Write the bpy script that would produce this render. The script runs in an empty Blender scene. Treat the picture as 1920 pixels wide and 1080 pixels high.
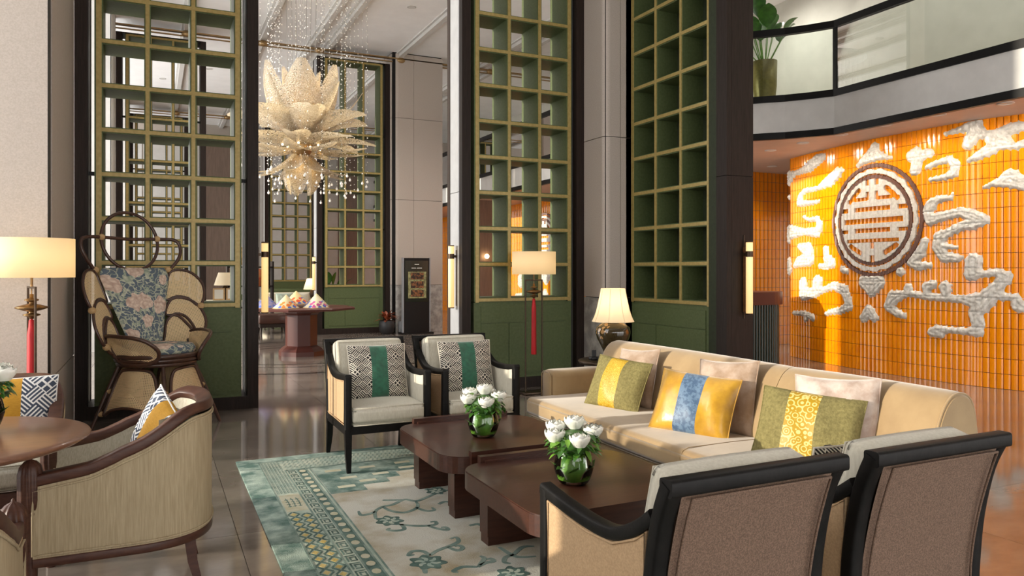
import bpy, bmesh, math, random
import numpy as np
from mathutils import Vector, Matrix
random.seed(11)
PI = math.pi
scene = bpy.context.scene
COL = scene.collection

# ------------------------------------------------------------------ camera, world, sun, exposure
F_PX, CAM_H, HOR = 1405.0, 1.4, 506.0
YAW = math.atan(672 / F_PX)
cd = bpy.data.cameras.new('camera'); cam = bpy.data.objects.new('camera', cd); COL.objects.link(cam)
cam.location = (0, 0, CAM_H); cam.rotation_euler = (PI / 2, 0, -YAW)
cd.sensor_width = 36; cd.lens = 36 * F_PX / 1920; cd.shift_y = -(540 - HOR) / 1920
cd.clip_start = 0.05; cd.clip_end = 200
scene.camera = cam
W = bpy.data.worlds.new('world'); scene.world = W; W.use_nodes = True
bg = W.node_tree.nodes['Background']; bg.inputs[0].default_value = (1.0, 0.985, 0.965, 1); bg.inputs[1].default_value = 4.8
sd = bpy.data.lights.new('sun', 'SUN'); sun = bpy.data.objects.new('sun', sd); COL.objects.link(sun)
sd.energy = 5.6; sd.color = (1.0, 0.9, 0.74); sd.angle = math.radians(0.8)
SUN_DIR = Vector((1.0, -0.16, -0.18))
sun.rotation_euler = SUN_DIR.to_track_quat('-Z', 'Y').to_euler()
scene.view_settings.view_transform = 'Standard'; scene.view_settings.look = 'None'
scene.view_settings.gamma = 1.0; scene.view_settings.use_curve_mapping = False
scene.view_settings.exposure = -0.12

# ------------------------------------------------------------------ measuring helpers (photo pixel -> place in the room)
FW = (math.sin(YAW), math.cos(YAW)); RT = (math.cos(YAW), -math.sin(YAW))
def fl(x, y, z=0.0):
    d = F_PX * (CAM_H - z) / (y - HOR); l = (x - 960) * d / F_PX
    return (FW[0] * d + RT[0] * l, FW[1] * d + RT[1] * l)

# ------------------------------------------------------------------ mesh helpers
class MB:
    def __init__(s): s.v = []; s.f = []; s.mi = []; s.sm = []; s.uv = {}
    def add(s, vs, fs, mi=0, sm=False, mx=None, uv=None):
        o = len(s.v)
        for i, p in enumerate(vs):
            p = Vector(p)
            if mx is not None: p = mx @ p
            s.v.append(p)
            if uv is not None: s.uv[o + i] = uv[i]
        for f in fs:
            s.f.append([o + i for i in f]); s.mi.append(mi); s.sm.append(sm)
        return s
    def box(s, x0, x1, y0, y1, z0, z1, mi=0, mx=None):
        vs = [(x0,y0,z0),(x1,y0,z0),(x1,y1,z0),(x0,y1,z0),(x0,y0,z1),(x1,y0,z1),(x1,y1,z1),(x0,y1,z1)]
        return s.add(vs, [(0,3,2,1),(4,5,6,7),(0,1,5,4),(1,2,6,5),(2,3,7,6),(3,0,4,7)], mi, False, mx)
    def rbox(s, x0, x1, y0, y1, z0, z1, r=0.02, seg=2, mi=0, mx=None, sm=True, puff=0.0):
        bm = bmesh.new(); bmesh.ops.create_cube(bm, size=1.0)
        for v in bm.verts: v.co = Vector(((x0+x1)/2 + v.co.x*(x1-x0), (y0+y1)/2 + v.co.y*(y1-y0), (z0+z1)/2 + v.co.z*(z1-z0)))
        if puff:
            bmesh.ops.subdivide_edges(bm, edges=bm.edges[:], cuts=5, use_grid_fill=True)
            c = Vector(((x0+x1)/2, (y0+y1)/2, (z0+z1)/2)); hx, hy, hz = (x1-x0)/2, (y1-y0)/2, (z1-z0)/2
            for v in bm.verts:
                a = [(v.co.x-c.x)/hx, (v.co.y-c.y)/hy, (v.co.z-c.z)/hz]
                n = [abs(q) > .999 for q in a]
                hh = (hx, hy, hz)
                for i in range(3):
                    if n[i]:
                        o1, o2 = [q for k, q in enumerate(a) if k != i]
                        v.co[i] += math.copysign(puff, a[i]) * (1-o1*o1) * (1-o2*o2)
            ed = [e for e in bm.edges if len(e.link_faces) == 2 and e.calc_face_angle(0) > .7]
            bmesh.ops.bevel(bm, geom=ed, offset=r, segments=seg, profile=.5, affect='EDGES')
        else:
            bmesh.ops.bevel(bm, geom=bm.edges[:], offset=r, segments=seg, profile=.5, affect='EDGES')
        bm.verts.index_update()
        s.add([v.co.copy() for v in bm.verts], [[v.index for v in f.verts] for f in bm.faces], mi, sm, mx); bm.free(); return s
    def prism(s, poly, z0, z1, mi=0, mx=None, sm=False):
        n = len(poly); vs = [(p[0],p[1],z0) for p in poly] + [(p[0],p[1],z1) for p in poly]
        s.add(vs, [list(range(n))[::-1], list(range(n, 2*n))], mi, False, mx)
        return s.add(vs, [(i,(i+1)%n,n+(i+1)%n,n+i) for i in range(n)], mi, sm, mx)
    def extr(s, poly, axis, a0, a1, mi=0, mx=None):
        # poly in the plane across axis 'x' (y,z) or 'y' (x,z)
        f = (lambda p, a: (a, p[0], p[1])) if axis == 'x' else (lambda p, a: (p[0], a, p[1]))
        n = len(poly); vs = [f(p, a0) for p in poly] + [f(p, a1) for p in poly]
        return s.add(vs, [list(range(n)), list(range(n, 2*n))[::-1]] + [(i, n+i, n+(i+1)%n, (i+1)%n) for i in range(n)], mi, False, mx)
    def tube(s, path, r, n=8, closed=False, mi=0, mx=None, sm=True, flat=1.0, rot=0.0):
        P = [Vector(p) for p in path]; m = len(P); rs = r if isinstance(r, (list, tuple)) else [r]*m
        T = []
        for i in range(m):
            a = P[i-1] if (i or closed) else P[i]; b = P[(i+1) % m] if (i < m-1 or closed) else P[i]
            t = (b-a); T.append(t.normalized() if t.length > 1e-9 else Vector((0,0,1)))
        up = Vector((0,0,1)) if abs(T[0].z) < .95 else Vector((1,0,0))
        N = (up - T[0]*up.dot(T[0])).normalized(); vs = []
        for i in range(m):
            N = (N - T[i]*N.dot(T[i])).normalized(); B = T[i].cross(N)
            for k in range(n):
                an = 2*PI*k/n + rot
                vs.append(P[i] + (N*math.cos(an) + B*math.sin(an)*flat)*rs[i])
        fs = []
        for i in range(m if closed else m-1):
            j = (i+1) % m
            for k in range(n): fs.append((i*n+k, i*n+(k+1)%n, j*n+(k+1)%n, j*n+k))
        s.add(vs, fs, mi, sm, mx)
        if not closed: s.add(vs[:n] + vs[-n:], [list(range(n))[::-1], list(range(n, 2*n))], mi, False, mx)
        return s
    def bar(s, path, w, h, mi=0, mx=None):
        # square section bar swept along a path
        P = [Vector(p) for p in path]; m = len(P); T = []
        for i in range(m):
            t = P[min(i+1, m-1)]-P[max(i-1, 0)]; T.append(t.normalized())
        up = Vector((0,0,1)) if abs(T[0].z) < .95 else Vector((0,1,0))
        Nn = (up - T[0]*up.dot(T[0])).normalized(); vs = []; r = .2*min(w, h); sec = []
        for cx_, cy_, a0 in ((1, 1, 0), (-1, 1, PI/2), (-1, -1, PI), (1, -1, 1.5*PI)):
            for k in range(3): sec.append((cx_*(h/2-r)+r*math.cos(a0+PI/4*k), cy_*(w/2-r)+r*math.sin(a0+PI/4*k)))
        n = len(sec)
        for i in range(m):
            Nn = (Nn - T[i]*Nn.dot(T[i])).normalized(); Bn = T[i].cross(Nn)
            for a, b in sec: vs.append(P[i]+Nn*a+Bn*b)
        s.add(vs, [(i*n+k, i*n+(k+1)%n, (i+1)*n+(k+1)%n, (i+1)*n+k) for i in range(m-1) for k in range(n)], mi, True, mx)
        return s.add(vs[:n]+vs[-n:], [list(range(n))[::-1], list(range(n, 2*n))], mi, False, mx)
    def lathe(s, prof, n=24, c=(0,0,0), mi=0, mx=None, sm=True, flute=0, fd=0.0):
        vs = []
        for r, z in prof:
            for k in range(n):
                a = 2*PI*k/n; q = r*(1 - (fd*abs(math.sin(flute*a/2)) if flute else 0))
                vs.append((c[0]+q*math.cos(a), c[1]+q*math.sin(a), c[2]+z))
        fs = [(i*n+k, i*n+(k+1)%n, (i+1)*n+(k+1)%n, (i+1)*n+k) for i in range(len(prof)-1) for k in range(n)]
        s.add(vs, fs, mi, sm, mx); L = len(prof)-1
        if prof[0][0] > 1e-5: s.add(vs[:n], [list(range(n))[::-1]], mi, False, mx)
        if prof[-1][0] > 1e-5: s.add(vs[L*n:], [list(range(n))], mi, False, mx)
        return s
    def grid(s, fn, nu, nv, mi=0, sm=True, mx=None, uvf=None):
        vs = []; uv = []
        for j in range(nv+1):
            for i in range(nu+1):
                vs.append(fn(i/nu, j/nv)); uv.append(uvf(i/nu, j/nv) if uvf else (i/nu, j/nv))
        w = nu+1
        return s.add(vs, [(j*w+i, j*w+i+1, (j+1)*w+i+1, (j+1)*w+i) for j in range(nv) for i in range(nu)], mi, sm, mx, uv)
    def sphere(s, c, r, n=12, m=8, mi=0, sc=(1,1,1), mx=None):
        vs = []
        for j in range(m+1):
            th = PI*j/m
            for i in range(n):
                a = 2*PI*i/n; vs.append((c[0]+r*sc[0]*math.sin(th)*math.cos(a), c[1]+r*sc[1]*math.sin(th)*math.sin(a), c[2]-r*sc[2]*math.cos(th)))
        return s.add(vs, [(j*n+i, j*n+(i+1)%n, (j+1)*n+(i+1)%n, (j+1)*n+i) for j in range(m) for i in range(n)], mi, True, mx)
    def mesh(s, name, mats):
        me = bpy.data.meshes.new(name); me.from_pydata([tuple(p) for p in s.v], [], s.f)
        for m in (mats if isinstance(mats, (list, tuple)) else [mats]): me.materials.append(m)
        me.polygons.foreach_set('material_index', s.mi); me.polygons.foreach_set('use_smooth', s.sm)
        if s.uv:
            ul = me.uv_layers.new(name='uv')
            for lp in me.loops: ul.data[lp.index].uv = s.uv.get(lp.vertex_index, (0, 0))
        me.update(); return me
    def build(s, name, mats, parent=None):
        o = bpy.data.objects.new(name, s.mesh(name, mats)); COL.objects.link(o)
        if parent is not None: o.parent = parent
        return o

def thing(name, label, cat, loc=(0,0,0), rz=0.0, group=None):
    o = bpy.data.objects.new(name, None); COL.objects.link(o); o.empty_display_size = .1
    o.location = loc; o.rotation_euler = (0, 0, rz)
    return tag(o, label, cat, group)
def tag(o, label=None, cat=None, group=None, kind=None):
    if label: o['label'] = label
    if cat: o['category'] = cat
    if group: o['group'] = group
    if kind: o['kind'] = kind
    return o
def struct(o, label=None, cat=None): return tag(o, label, cat, None, 'structure')
def dup(o, parent=None, loc=None, rz=None, label=None):
    c = o.copy(); COL.objects.link(c); c.parent = parent
    for ch in list(o.children): dup(ch, c)
    if loc is not None: c.location = loc
    if rz is not None: c.rotation_euler = (0, 0, rz)
    if label: c['label'] = label
    return c
def put(me, name, parent, loc=(0,0,0), rot=(0,0,0), sc=None):
    o = bpy.data.objects.new(name, me); COL.objects.link(o); o.parent = parent; o.location = loc; o.rotation_euler = rot
    if sc: o.scale = sc
    return o
def smooth(path, k=6, closed=False):
    P = [Vector(p) for p in path]; n = len(P); out = []
    for i in range(n if closed else n-1):
        if closed: a, b, c, d = P[i-1], P[i], P[(i+1) % n], P[(i+2) % n]
        else: a, b, c, d = P[max(i-1, 0)], P[i], P[i+1], P[min(i+2, n-1)]
        for q in range(k):
            t = q/k; out.append(.5*((2*b) + (c-a)*t + (2*a-5*b+4*c-d)*t*t + (3*b-a-3*c+d)*t**3))
    if not closed: out.append(P[-1])
    return out

# ------------------------------------------------------------------ materials
def nodes(name):
    m = bpy.data.materials.new(name); m.use_nodes = True
    nt = m.node_tree; b = nt.nodes['Principled BSDF']
    return m, nt, b
def N(nt, t, **kw):
    n = nt.nodes.new(t)
    for k, v in kw.items():
        if k.startswith('i_'): n.inputs[int(k[2:])].default_value = v
        else: setattr(n, k, v)
    return n
def rgb(h, k=1.0):
    h = h.lstrip('#'); c = [int(h[i:i+2], 16)/255 for i in (0, 2, 4)]
    return tuple((q/12.92 if q <= .04045 else ((q+.055)/1.055)**2.4)*k for q in c) + (1,)
def math_n(nt, op, a, b=None, c=None):
    n = nt.nodes.new('ShaderNodeMath'); n.operation = op
    for i, q in enumerate((a, b, c)):
        if q is None: continue
        if isinstance(q, (int, float)): n.inputs[i].default_value = q
        else: nt.links.new(q, n.inputs[i])
    return n.outputs[0]
def mixc(nt, f, a, b):
    n = nt.nodes.new('ShaderNodeMix'); n.data_type = 'RGBA'
    for i, q in ((0, f), (6, a), (7, b)):
        if isinstance(q, (int, float, tuple)): n.inputs[i].default_value = q
        else: nt.links.new(q, n.inputs[i])
    return n.outputs[2]
def mat(name, col, rough=.5, metal=0.0, col2=None, scale=8.0, detail=4.0, stretch=(1,1,1), bump=0.0, bscale=None, contrast=(.35,.65), coat=0.0, spec=.5, sheen=0.0, trans=0.0, emit=None, es=0.0, coord='Object', rand=0.0):
    m, nt, b = nodes(name); L = nt.links
    b.inputs['Roughness'].default_value = rough; b.inputs['Metallic'].default_value = metal
    b.inputs['Specular IOR Level'].default_value = spec; b.inputs['Coat Weight'].default_value = coat; b.inputs['Coat Roughness'].default_value = .08
    b.inputs['Sheen Weight'].default_value = sheen; b.inputs['Transmission Weight'].default_value = trans
    b.inputs['Base Color'].default_value = col
    tc = N(nt, 'ShaderNodeTexCoord'); mp = N(nt, 'ShaderNodeMapping'); mp.inputs['Scale'].default_value = stretch
    L.new(tc.outputs[coord], mp.inputs[0]); out = None
    if col2 is not None:
        nz = N(nt, 'ShaderNodeTexNoise'); nz.inputs['Scale'].default_value = scale; nz.inputs['Detail'].default_value = detail; nz.inputs['Roughness'].default_value = .6
        L.new(mp.outputs[0], nz.inputs['Vector'])
        mr = N(nt, 'ShaderNodeMapRange'); mr.inputs[1].default_value, mr.inputs[2].default_value = contrast
        L.new(nz.outputs[0], mr.inputs[0]); out = mixc(nt, mr.outputs[0], col, col2); L.new(out, b.inputs['Base Color'])
    if rand:
        oi = N(nt, 'ShaderNodeObjectInfo'); hs = N(nt, 'ShaderNodeHueSaturation')
        v = math_n(nt, 'MULTIPLY_ADD', oi.outputs['Random'], rand*2, 1-rand); L.new(v, hs.inputs['Value'])
        if out is not None: L.new(out, hs.inputs['Color'])
        else: hs.inputs['Color'].default_value = col
        L.new(hs.outputs[0], b.inputs['Base Color'])
    if bump:
        nb = N(nt, 'ShaderNodeTexNoise'); nb.inputs['Scale'].default_value = bscale or scale*4; nb.inputs['Detail'].default_value = 3
        L.new(mp.outputs[0], nb.inputs['Vector']); bp = N(nt, 'ShaderNodeBump'); bp.inputs['Strength'].default_value = bump; bp.inputs['Distance'].default_value = .01
        L.new(nb.outputs[0], bp.inputs['Height']); L.new(bp.outputs[0], b.inputs['Normal'])
    if emit is not None: b.inputs['Emission Color'].default_value = emit; b.inputs['Emission Strength'].default_value = es
    return m
MT = {}
MT['grout'] = mat('grout', rgb('#4d453f'), .6)
MT['marble'] = mat('marble', rgb('#6b625b'), .09, col2=rgb('#8f847a'), scale=1.6, detail=9, stretch=(1,1.9,1), contrast=(.32,.72), coord='Object', rand=.10, coat=.3)
MT['marble_dark'] = mat('marble_dark', rgb('#2b2623'), .12)
MT['plaster'] = mat('plaster', rgb('#bdb3a9'), .75, col2=rgb('#b0a69c'), scale=60, detail=2, bump=.05, bscale=300)
MT['stone_beige'] = mat('stone_beige', rgb('#b9aea4'), .55, col2=rgb('#ada297'), scale=90, detail=3, bump=.06, bscale=260)
MT['stone_grey'] = mat('stone_grey', rgb('#8d8984'), .3, col2=rgb('#b3afa9'), scale=9, detail=8, contrast=(.4,.62))
MT['ceiling'] = mat('ceiling_paint', rgb('#f3f3f3'), .8, col2=rgb('#eeeeee'), scale=3)
MT['soffit'] = mat('soffit_paint', rgb('#c7b6ac'), .6, col2=rgb('#bfae a4'.replace(' ','')), scale=3)
MT['dark_wood'] = mat('dark_wood', rgb('#211915'), .5, spec=.18, col2=rgb('#2f2520'), scale=14, stretch=(6,6,.35), contrast=(.3,.7), bump=.06)
MT['green'] = mat('green_lacquer', rgb('#505b39'), .5, spec=.25, col2=rgb('#586341'), scale=40, detail=2, bump=.03)
MT['green_dark'] = mat('green_back', rgb('#2f3624'), .6, spec=.25, col2=rgb('#293020'), scale=30)
MT['gold'] = mat('brushed_gold', rgb('#a8935a'), .42, metal=.2, col2=rgb('#9a854c'), scale=30, detail=2)
MT['gilt'] = mat('gilt_trim', rgb('#9c8058'), .35, metal=.7)
MT['black'] = mat('black_metal', rgb('#0e0d0d'), .45, spec=.3)
MT['blackwood'] = mat('ebonised_wood', rgb('#0c0b0a'), .5, spec=.18, col2=rgb('#151312'), scale=20, stretch=(1,1,1), bump=.05)
MT['white_paint'] = mat('white_paint', rgb('#cfcdc9'), .6, col2=rgb('#c7c5c1'), scale=4)
MT['upper_wall'] = mat('upper_wall_paint', rgb('#c2c0b4'), .8, col2=rgb('#bab8ac'), scale=3)
MT['orange'] = mat('orange_glazed_tile', rgb('#fb9c08'), .14, col2=rgb('#f08500'), scale=5, detail=4, contrast=(.3,.75), coat=.4, rand=.06)
MT['cloud'] = mat('grey_white_glaze', rgb('#d6d2ca'), .3, col2=rgb('#a9a297'), scale=22, detail=6, contrast=(.45,.72), coat=.3, coord='Object')
MT['medallion'] = mat('white_glaze', rgb('#ddd6cc'), .3, col2=rgb('#c4bcb1'), scale=25, detail=4, coat=.3)
MT['brown_glaze'] = mat('brown_glaze', rgb('#6f4c3d'), .4, col2=rgb('#5d3d31'), scale=30)
MT['tile_grout'] = mat('tile_grout', rgb('#a85c10'), .6)
MT['planter'] = mat('ribbed_brass_planter', rgb('#7d7440'), .4, metal=.4, col2=rgb('#6a6236'), scale=30)
MT['cream'] = mat('cream_linen', rgb('#c9c4b4'), .85, col2=rgb('#bdb7a6'), scale=120, detail=2, stretch=(1,1,.2), bump=.1, bscale=500, sheen=.2)
MT['tan'] = mat('tan_weave', rgb('#b89a76'), .85, col2=rgb('#a78a68'), scale=160, detail=2, bump=.15, bscale=500)
MT['brown_weave'] = mat('brown_weave', rgb('#755d4d'), .88, col2=rgb('#584538'), scale=220, detail=2, contrast=(.38,.62), bump=.15, bscale=500)
MT['sofa'] = mat('tan_velvet', rgb('#a1875f'), .75, col2=rgb('#8c724d'), scale=4, detail=6, contrast=(.35,.7), sheen=.5, bump=.04, bscale=40)
MT['walnut'] = mat('walnut_stain', rgb('#4a2b20'), .34, spec=.35, col2=rgb('#381f17'), scale=9, stretch=(.6,7,7), contrast=(.3,.7), bump=.05, coat=.15)
MT['table_wood'] = mat('oak_brown', rgb('#7d5640'), .3, col2=rgb('#684432'), scale=10, stretch=(.7,7,7), contrast=(.3,.7), coat=.2)
MT['chair_wood'] = mat('mahogany', rgb('#4f3226'), .42, spec=.3, col2=rgb('#3f241b'), scale=16, stretch=(1,1,4))
MT['barrel'] = mat('striated_linen', rgb('#b0a083'), .9, col2=rgb('#968669'), scale=26, detail=3, stretch=(7,7,.35), contrast=(.3,.7), bump=.15, bscale=60)
MT['seat_linen'] = mat('pale_linen', rgb('#bdb8aa'), .9, col2=rgb('#aaa493'), scale=60, detail=3, stretch=(3,3,1), bump=.1)
MT['shade'] = None
MT['brass'] = mat('aged_brass', rgb('#8d6f48'), .38, metal=.85, col2=rgb('#6a5236'), scale=30)
MT['bronze'] = mat('dark_bronze', rgb('#4a3a2b'), .4, metal=.7, col2=rgb('#3a2d22'), scale=30)
MT['red'] = mat('red_silk', rgb('#c31018'), .6, col2=rgb('#9d0a12'), scale=90, stretch=(1,1,.05), bump=.2)
MT['rattan'] = mat('brown_rattan', rgb('#4a2e21'), .4, col2=rgb('#3a2219'), scale=40, coat=.3)
MT['rattan_wrap'] = mat('cane_binding', rgb('#c4a578'), .5, col2=rgb('#b39264'), scale=60)
MT['green_velvet'] = mat('emerald_velvet', rgb('#176045'), .7, col2=rgb('#0f4a35'), scale=30, detail=4, sheen=.6)
MT['olive'] = mat('olive_chenille', rgb('#857c4c'), .9, col2=rgb('#6b6339'), scale=70, detail=3, contrast=(.35,.65), bump=.4, bscale=120)
MT['yellow_satin'] = mat('yellow_satin', rgb('#c99a1c'), .28, col2=rgb('#ad7f0e'), scale=10, sheen=.5, bump=.15, bscale=25, spec=.8)
MT['mustard'] = mat('mustard_linen', rgb('#c4922a'), .8, col2=rgb('#b58420'), scale=60, stretch=(1,1,4), bump=.1)
MT['blue_damask'] = mat('blue_damask', rgb('#3d5878'), .5, col2=rgb('#5d7893'), scale=45, detail=3, contrast=(.45,.55), sheen=.3)
MT['mauve_velvet'] = mat('rose_beige_velvet', rgb('#94795f'), .5, col2=rgb('#b39e8c'), scale=9, detail=5, contrast=(.4,.65), sheen=.8, bump=.25, bscale=30)
MT['rose_white'] = mat('pale_rose_velvet', rgb('#a0897a'), .5, col2=rgb('#c2b4aa'), scale=9, detail=5, contrast=(.4,.62), sheen=.8, bump=.25, bscale=30)
MT['leaf'] = mat('green_leaf', rgb('#3f6f24'), .4, col2=rgb('#2b521a'), scale=12, coat=.2)
MT['leaf_light'] = mat('light_leaf', rgb('#6f9a35'), .45, col2=rgb('#4f7d24'), scale=20)
MT['leaf_red'] = mat('red_leaf', rgb('#a8532f'), .5, col2=rgb('#7b3a22'), scale=20)
MT['petal'] = mat('white_rose', rgb('#efeee8'), .6, col2=rgb('#dfe0d2'), scale=20)
MT['pot_dark'] = mat('charcoal_pot', rgb('#2a2a2c'), .5)
MT['paper'] = mat('paper', rgb('#dedcd4'), .6)
MT['cushion_white'] = mat('white_upholstery', rgb('#cfc6b2'), .85)
MT['pink_wall'] = mat('wood_wall', rgb('#8b7668'), .5, col2=rgb('#7d695d'), scale=6, stretch=(4,4,.4))
MT['desk_green'] = mat('fluted_green', rgb('#2f3a34'), .35)
MT['desk_red'] = mat('oxblood_lacquer', rgb('#55302a'), .35, spec=.4)
MT['rug_teal'] = mat('rug_teal', rgb('#46645d'), .95, col2=rgb('#a3b3a9'), scale=6, detail=9, contrast=(.40,.66), bump=.4, bscale=180)
MT['rug_field'] = mat('rug_field', rgb('#c4c3b8'), .95, col2=rgb('#a3967a'), scale=2.2, detail=8, contrast=(.46,.66), bump=.4, bscale=180)
MT['rug_pale'] = mat('rug_pale', rgb('#b7bdad'), .95, col2=rgb('#95a89d'), scale=9, detail=5, bump=.4, bscale=180)
MT['rug_line'] = mat('rug_line', rgb('#5d756e'), .95, col2=rgb('#8a9c92'), scale=10, detail=4, bump=.3, bscale=180)
MT['rug_dark'] = mat('rug_dark', rgb('#3c5650'), .95, col2=rgb('#647d74'), scale=14, bump=.3, bscale=180)
MT['rug_yellow'] = mat('rug_yellow', rgb('#b9a35c'), .95, col2=rgb('#c9b880'), scale=20, bump=.3, bscale=180)
MT['rug_cream'] = mat('rug_cream', rgb('#c3c2ae'), .95, col2=rgb('#b2ae92'), scale=12, bump=.3, bscale=180)

def glass(name, col=(1,1,1,1), rough=0.0, tint=0.06):
    # thin clear pane: mostly transparent with a fresnel reflection
    m, nt, b = nodes(name); L = nt.links; nt.nodes.remove(b)
    t = N(nt, 'ShaderNodeBsdfTransparent'); t.inputs[0].default_value = col
    g = N(nt, 'ShaderNodeBsdfGlossy'); g.inputs['Roughness'].default_value = rough
    fr = N(nt, 'ShaderNodeFresnel'); fr.inputs[0].default_value = 1.45
    mx = N(nt, 'ShaderNodeMixShader'); L.new(fr.outputs[0], mx.inputs[0]); L.new(t.outputs[0], mx.inputs[1]); L.new(g.outputs[0], mx.inputs[2])
    L.new(mx.outputs[0], nt.nodes['Material Output'].inputs[0]); return m
MT['glass'] = glass('clear_pane', (.93,.96,.94,1))
MT['bowl_glass'] = glass('bowl_glass', (.93,.97,.93,1))
def fabric_shade(name, col, emit, es):
    m, nt, b = nodes(name); L = nt.links
    b.inputs['Base Color'].default_value = col; b.inputs['Roughness'].default_value = .8
    b.inputs['Emission Color'].default_value = emit; b.inputs['Emission Strength'].default_value = es
    tr = N(nt, 'ShaderNodeBsdfTranslucent'); tr.inputs[0].default_value = col
    mx = N(nt, 'ShaderNodeMixShader'); mx.inputs[0].default_value = .45
    L.new(b.outputs[0], mx.inputs[1]); L.new(tr.outputs[0], mx.inputs[2]); L.new(mx.outputs[0], nt.nodes['Material Output'].inputs[0]); return m
MT['shade'] = fabric_shade('lit_linen_shade', rgb('#e6d9bd'), rgb('#ffd696'), .07)
MT['shade_silk'] = fabric_shade('lit_silk_shade', rgb('#e9dfc9'), rgb('#ffdca4'), .08)
MT['tube_lamp'] = mat('glowing_tube', rgb('#f3ddb0'), .5, emit=rgb('#ffcf80'), es=.85)
MT['bulb'] = mat('glowing_bulb', rgb('#fff0d0'), .5, emit=rgb('#ffd79a'), es=14.0)
MT['downlight'] = mat('downlight_lens', rgb('#fff6e6'), .5, emit=rgb('#fff0d8'), es=4.0)
def crystal():
    m, nt, b = nodes('beaded_crystal'); L = nt.links
    b.inputs['Base Color'].default_value = rgb('#e9e4da'); b.inputs['Roughness'].default_value = .3
    tc = N(nt, 'ShaderNodeTexCoord'); mp = N(nt, 'ShaderNodeMapping'); mp.inputs['Scale'].default_value = (46, 60, 1); L.new(tc.outputs['UV'], mp.inputs[0])
    vo = N(nt, 'ShaderNodeTexVoronoi'); vo.inputs['Scale'].default_value = 1.0; L.new(mp.outputs[0], vo.inputs['Vector'])
    bp = N(nt, 'ShaderNodeBump'); bp.inputs['Strength'].default_value = .9; bp.inputs['Distance'].default_value = .02; bp.invert = True
    L.new(vo.outputs['Distance'], bp.inputs['Height']); L.new(bp.outputs[0], b.inputs['Normal'])
    cc = mixc(nt, math_n(nt, 'MULTIPLY', vo.outputs['Distance'], 1.5), rgb('#f4f1ea'), rgb('#b9b09d')); L.new(cc, b.inputs['Base Color'])
    tr = N(nt, 'ShaderNodeBsdfTranslucent'); L.new(mixc(nt, math_n(nt, 'MULTIPLY', vo.outputs['Distance'], 1.5), rgb('#f9e8c6'), rgb('#cdb487')), tr.inputs[0])
    tp = N(nt, 'ShaderNodeBsdfTransparent')
    m1 = N(nt, 'ShaderNodeMixShader'); m1.inputs[0].default_value = .42; L.new(b.outputs[0], m1.inputs[1]); L.new(tr.outputs[0], m1.inputs[2])
    g = math_n(nt, 'GREATER_THAN', vo.outputs['Distance'], .74); m2 = N(nt, 'ShaderNodeMixShader'); L.new(g, m2.inputs[0]); L.new(m1.outputs[0], m2.inputs[1]); L.new(tp.outputs[0], m2.inputs[2])
    L.new(m2.outputs[0], nt.nodes['Material Output'].inputs[0]); return m
MT['crystal'] = crystal()
MT['bead'] = mat('crystal_bead', rgb('#f4f2ee'), .1, spec=1.0, emit=rgb('#fff3dd'), es=.25)  # weak emission stands in for lamplight caught by the crystal
MT['wire'] = mat('hanging_wire', rgb('#77736c'), .5)

def uvxy(nt):
    tc = N(nt, 'ShaderNodeTexCoord'); sp = N(nt, 'ShaderNodeSeparateXYZ'); nt.links.new(tc.outputs['UV'], sp.inputs[0]); return sp.outputs[0], sp.outputs[1]
def weave(name, dark, light, cell=.062):
    # diagonal basket-weave print with blocks of small squares (uv in metres)
    m, nt, b = nodes(name); b.inputs['Roughness'].default_value = .85
    x, y = uvxy(nt); p = math_n(nt, 'MULTIPLY', math_n(nt, 'ADD', x, y), .7071/cell); q = math_n(nt, 'MULTIPLY', math_n(nt, 'SUBTRACT', x, y), .7071/cell)
    fp, fq = math_n(nt, 'FLOOR', p), math_n(nt, 'FLOOR', q)
    par = math_n(nt, 'FLOORED_MODULO', math_n(nt, 'ADD', fp, fq), 2.0)
    def stripe(v, k): return math_n(nt, 'LESS_THAN', math_n(nt, 'FRACT', math_n(nt, 'MULTIPLY', v, k)), .56)
    s1, s2 = stripe(p, 4.0), stripe(q, 4.0)
    st = math_n(nt, 'ADD', math_n(nt, 'MULTIPLY', s1, par), math_n(nt, 'MULTIPLY', s2, math_n(nt, 'SUBTRACT', 1.0, par)))
    blk = math_n(nt, 'MULTIPLY', math_n(nt, 'LESS_THAN', math_n(nt, 'FLOORED_MODULO', fp, 3.0), .5), math_n(nt, 'LESS_THAN', math_n(nt, 'FLOORED_MODULO', fq, 3.0), .5))
    sq = math_n(nt, 'MULTIPLY', math_n(nt, 'LESS_THAN', math_n(nt, 'ABSOLUTE', math_n(nt, 'SUBTRACT', math_n(nt, 'FRACT', math_n(nt, 'MULTIPLY', p, 2.0)), .5)), .36), math_n(nt, 'LESS_THAN', math_n(nt, 'ABSOLUTE', math_n(nt, 'SUBTRACT', math_n(nt, 'FRACT', math_n(nt, 'MULTIPLY', q, 2.0)), .5)), .36))
    f = math_n(nt, 'ADD', math_n(nt, 'MULTIPLY', st, math_n(nt, 'SUBTRACT', 1.0, blk)), math_n(nt, 'MULTIPLY', sq, blk))
    nt.links.new(mixc(nt, f, light, dark), b.inputs['Base Color']); return m
MT['weave'] = weave('lattice_print', rgb('#191615'), rgb('#cfc9bb'), .048)
MT['weave_blue'] = weave('blue_lattice_print', rgb('#3d4658'), rgb('#e4e4e2'), .072)
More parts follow.
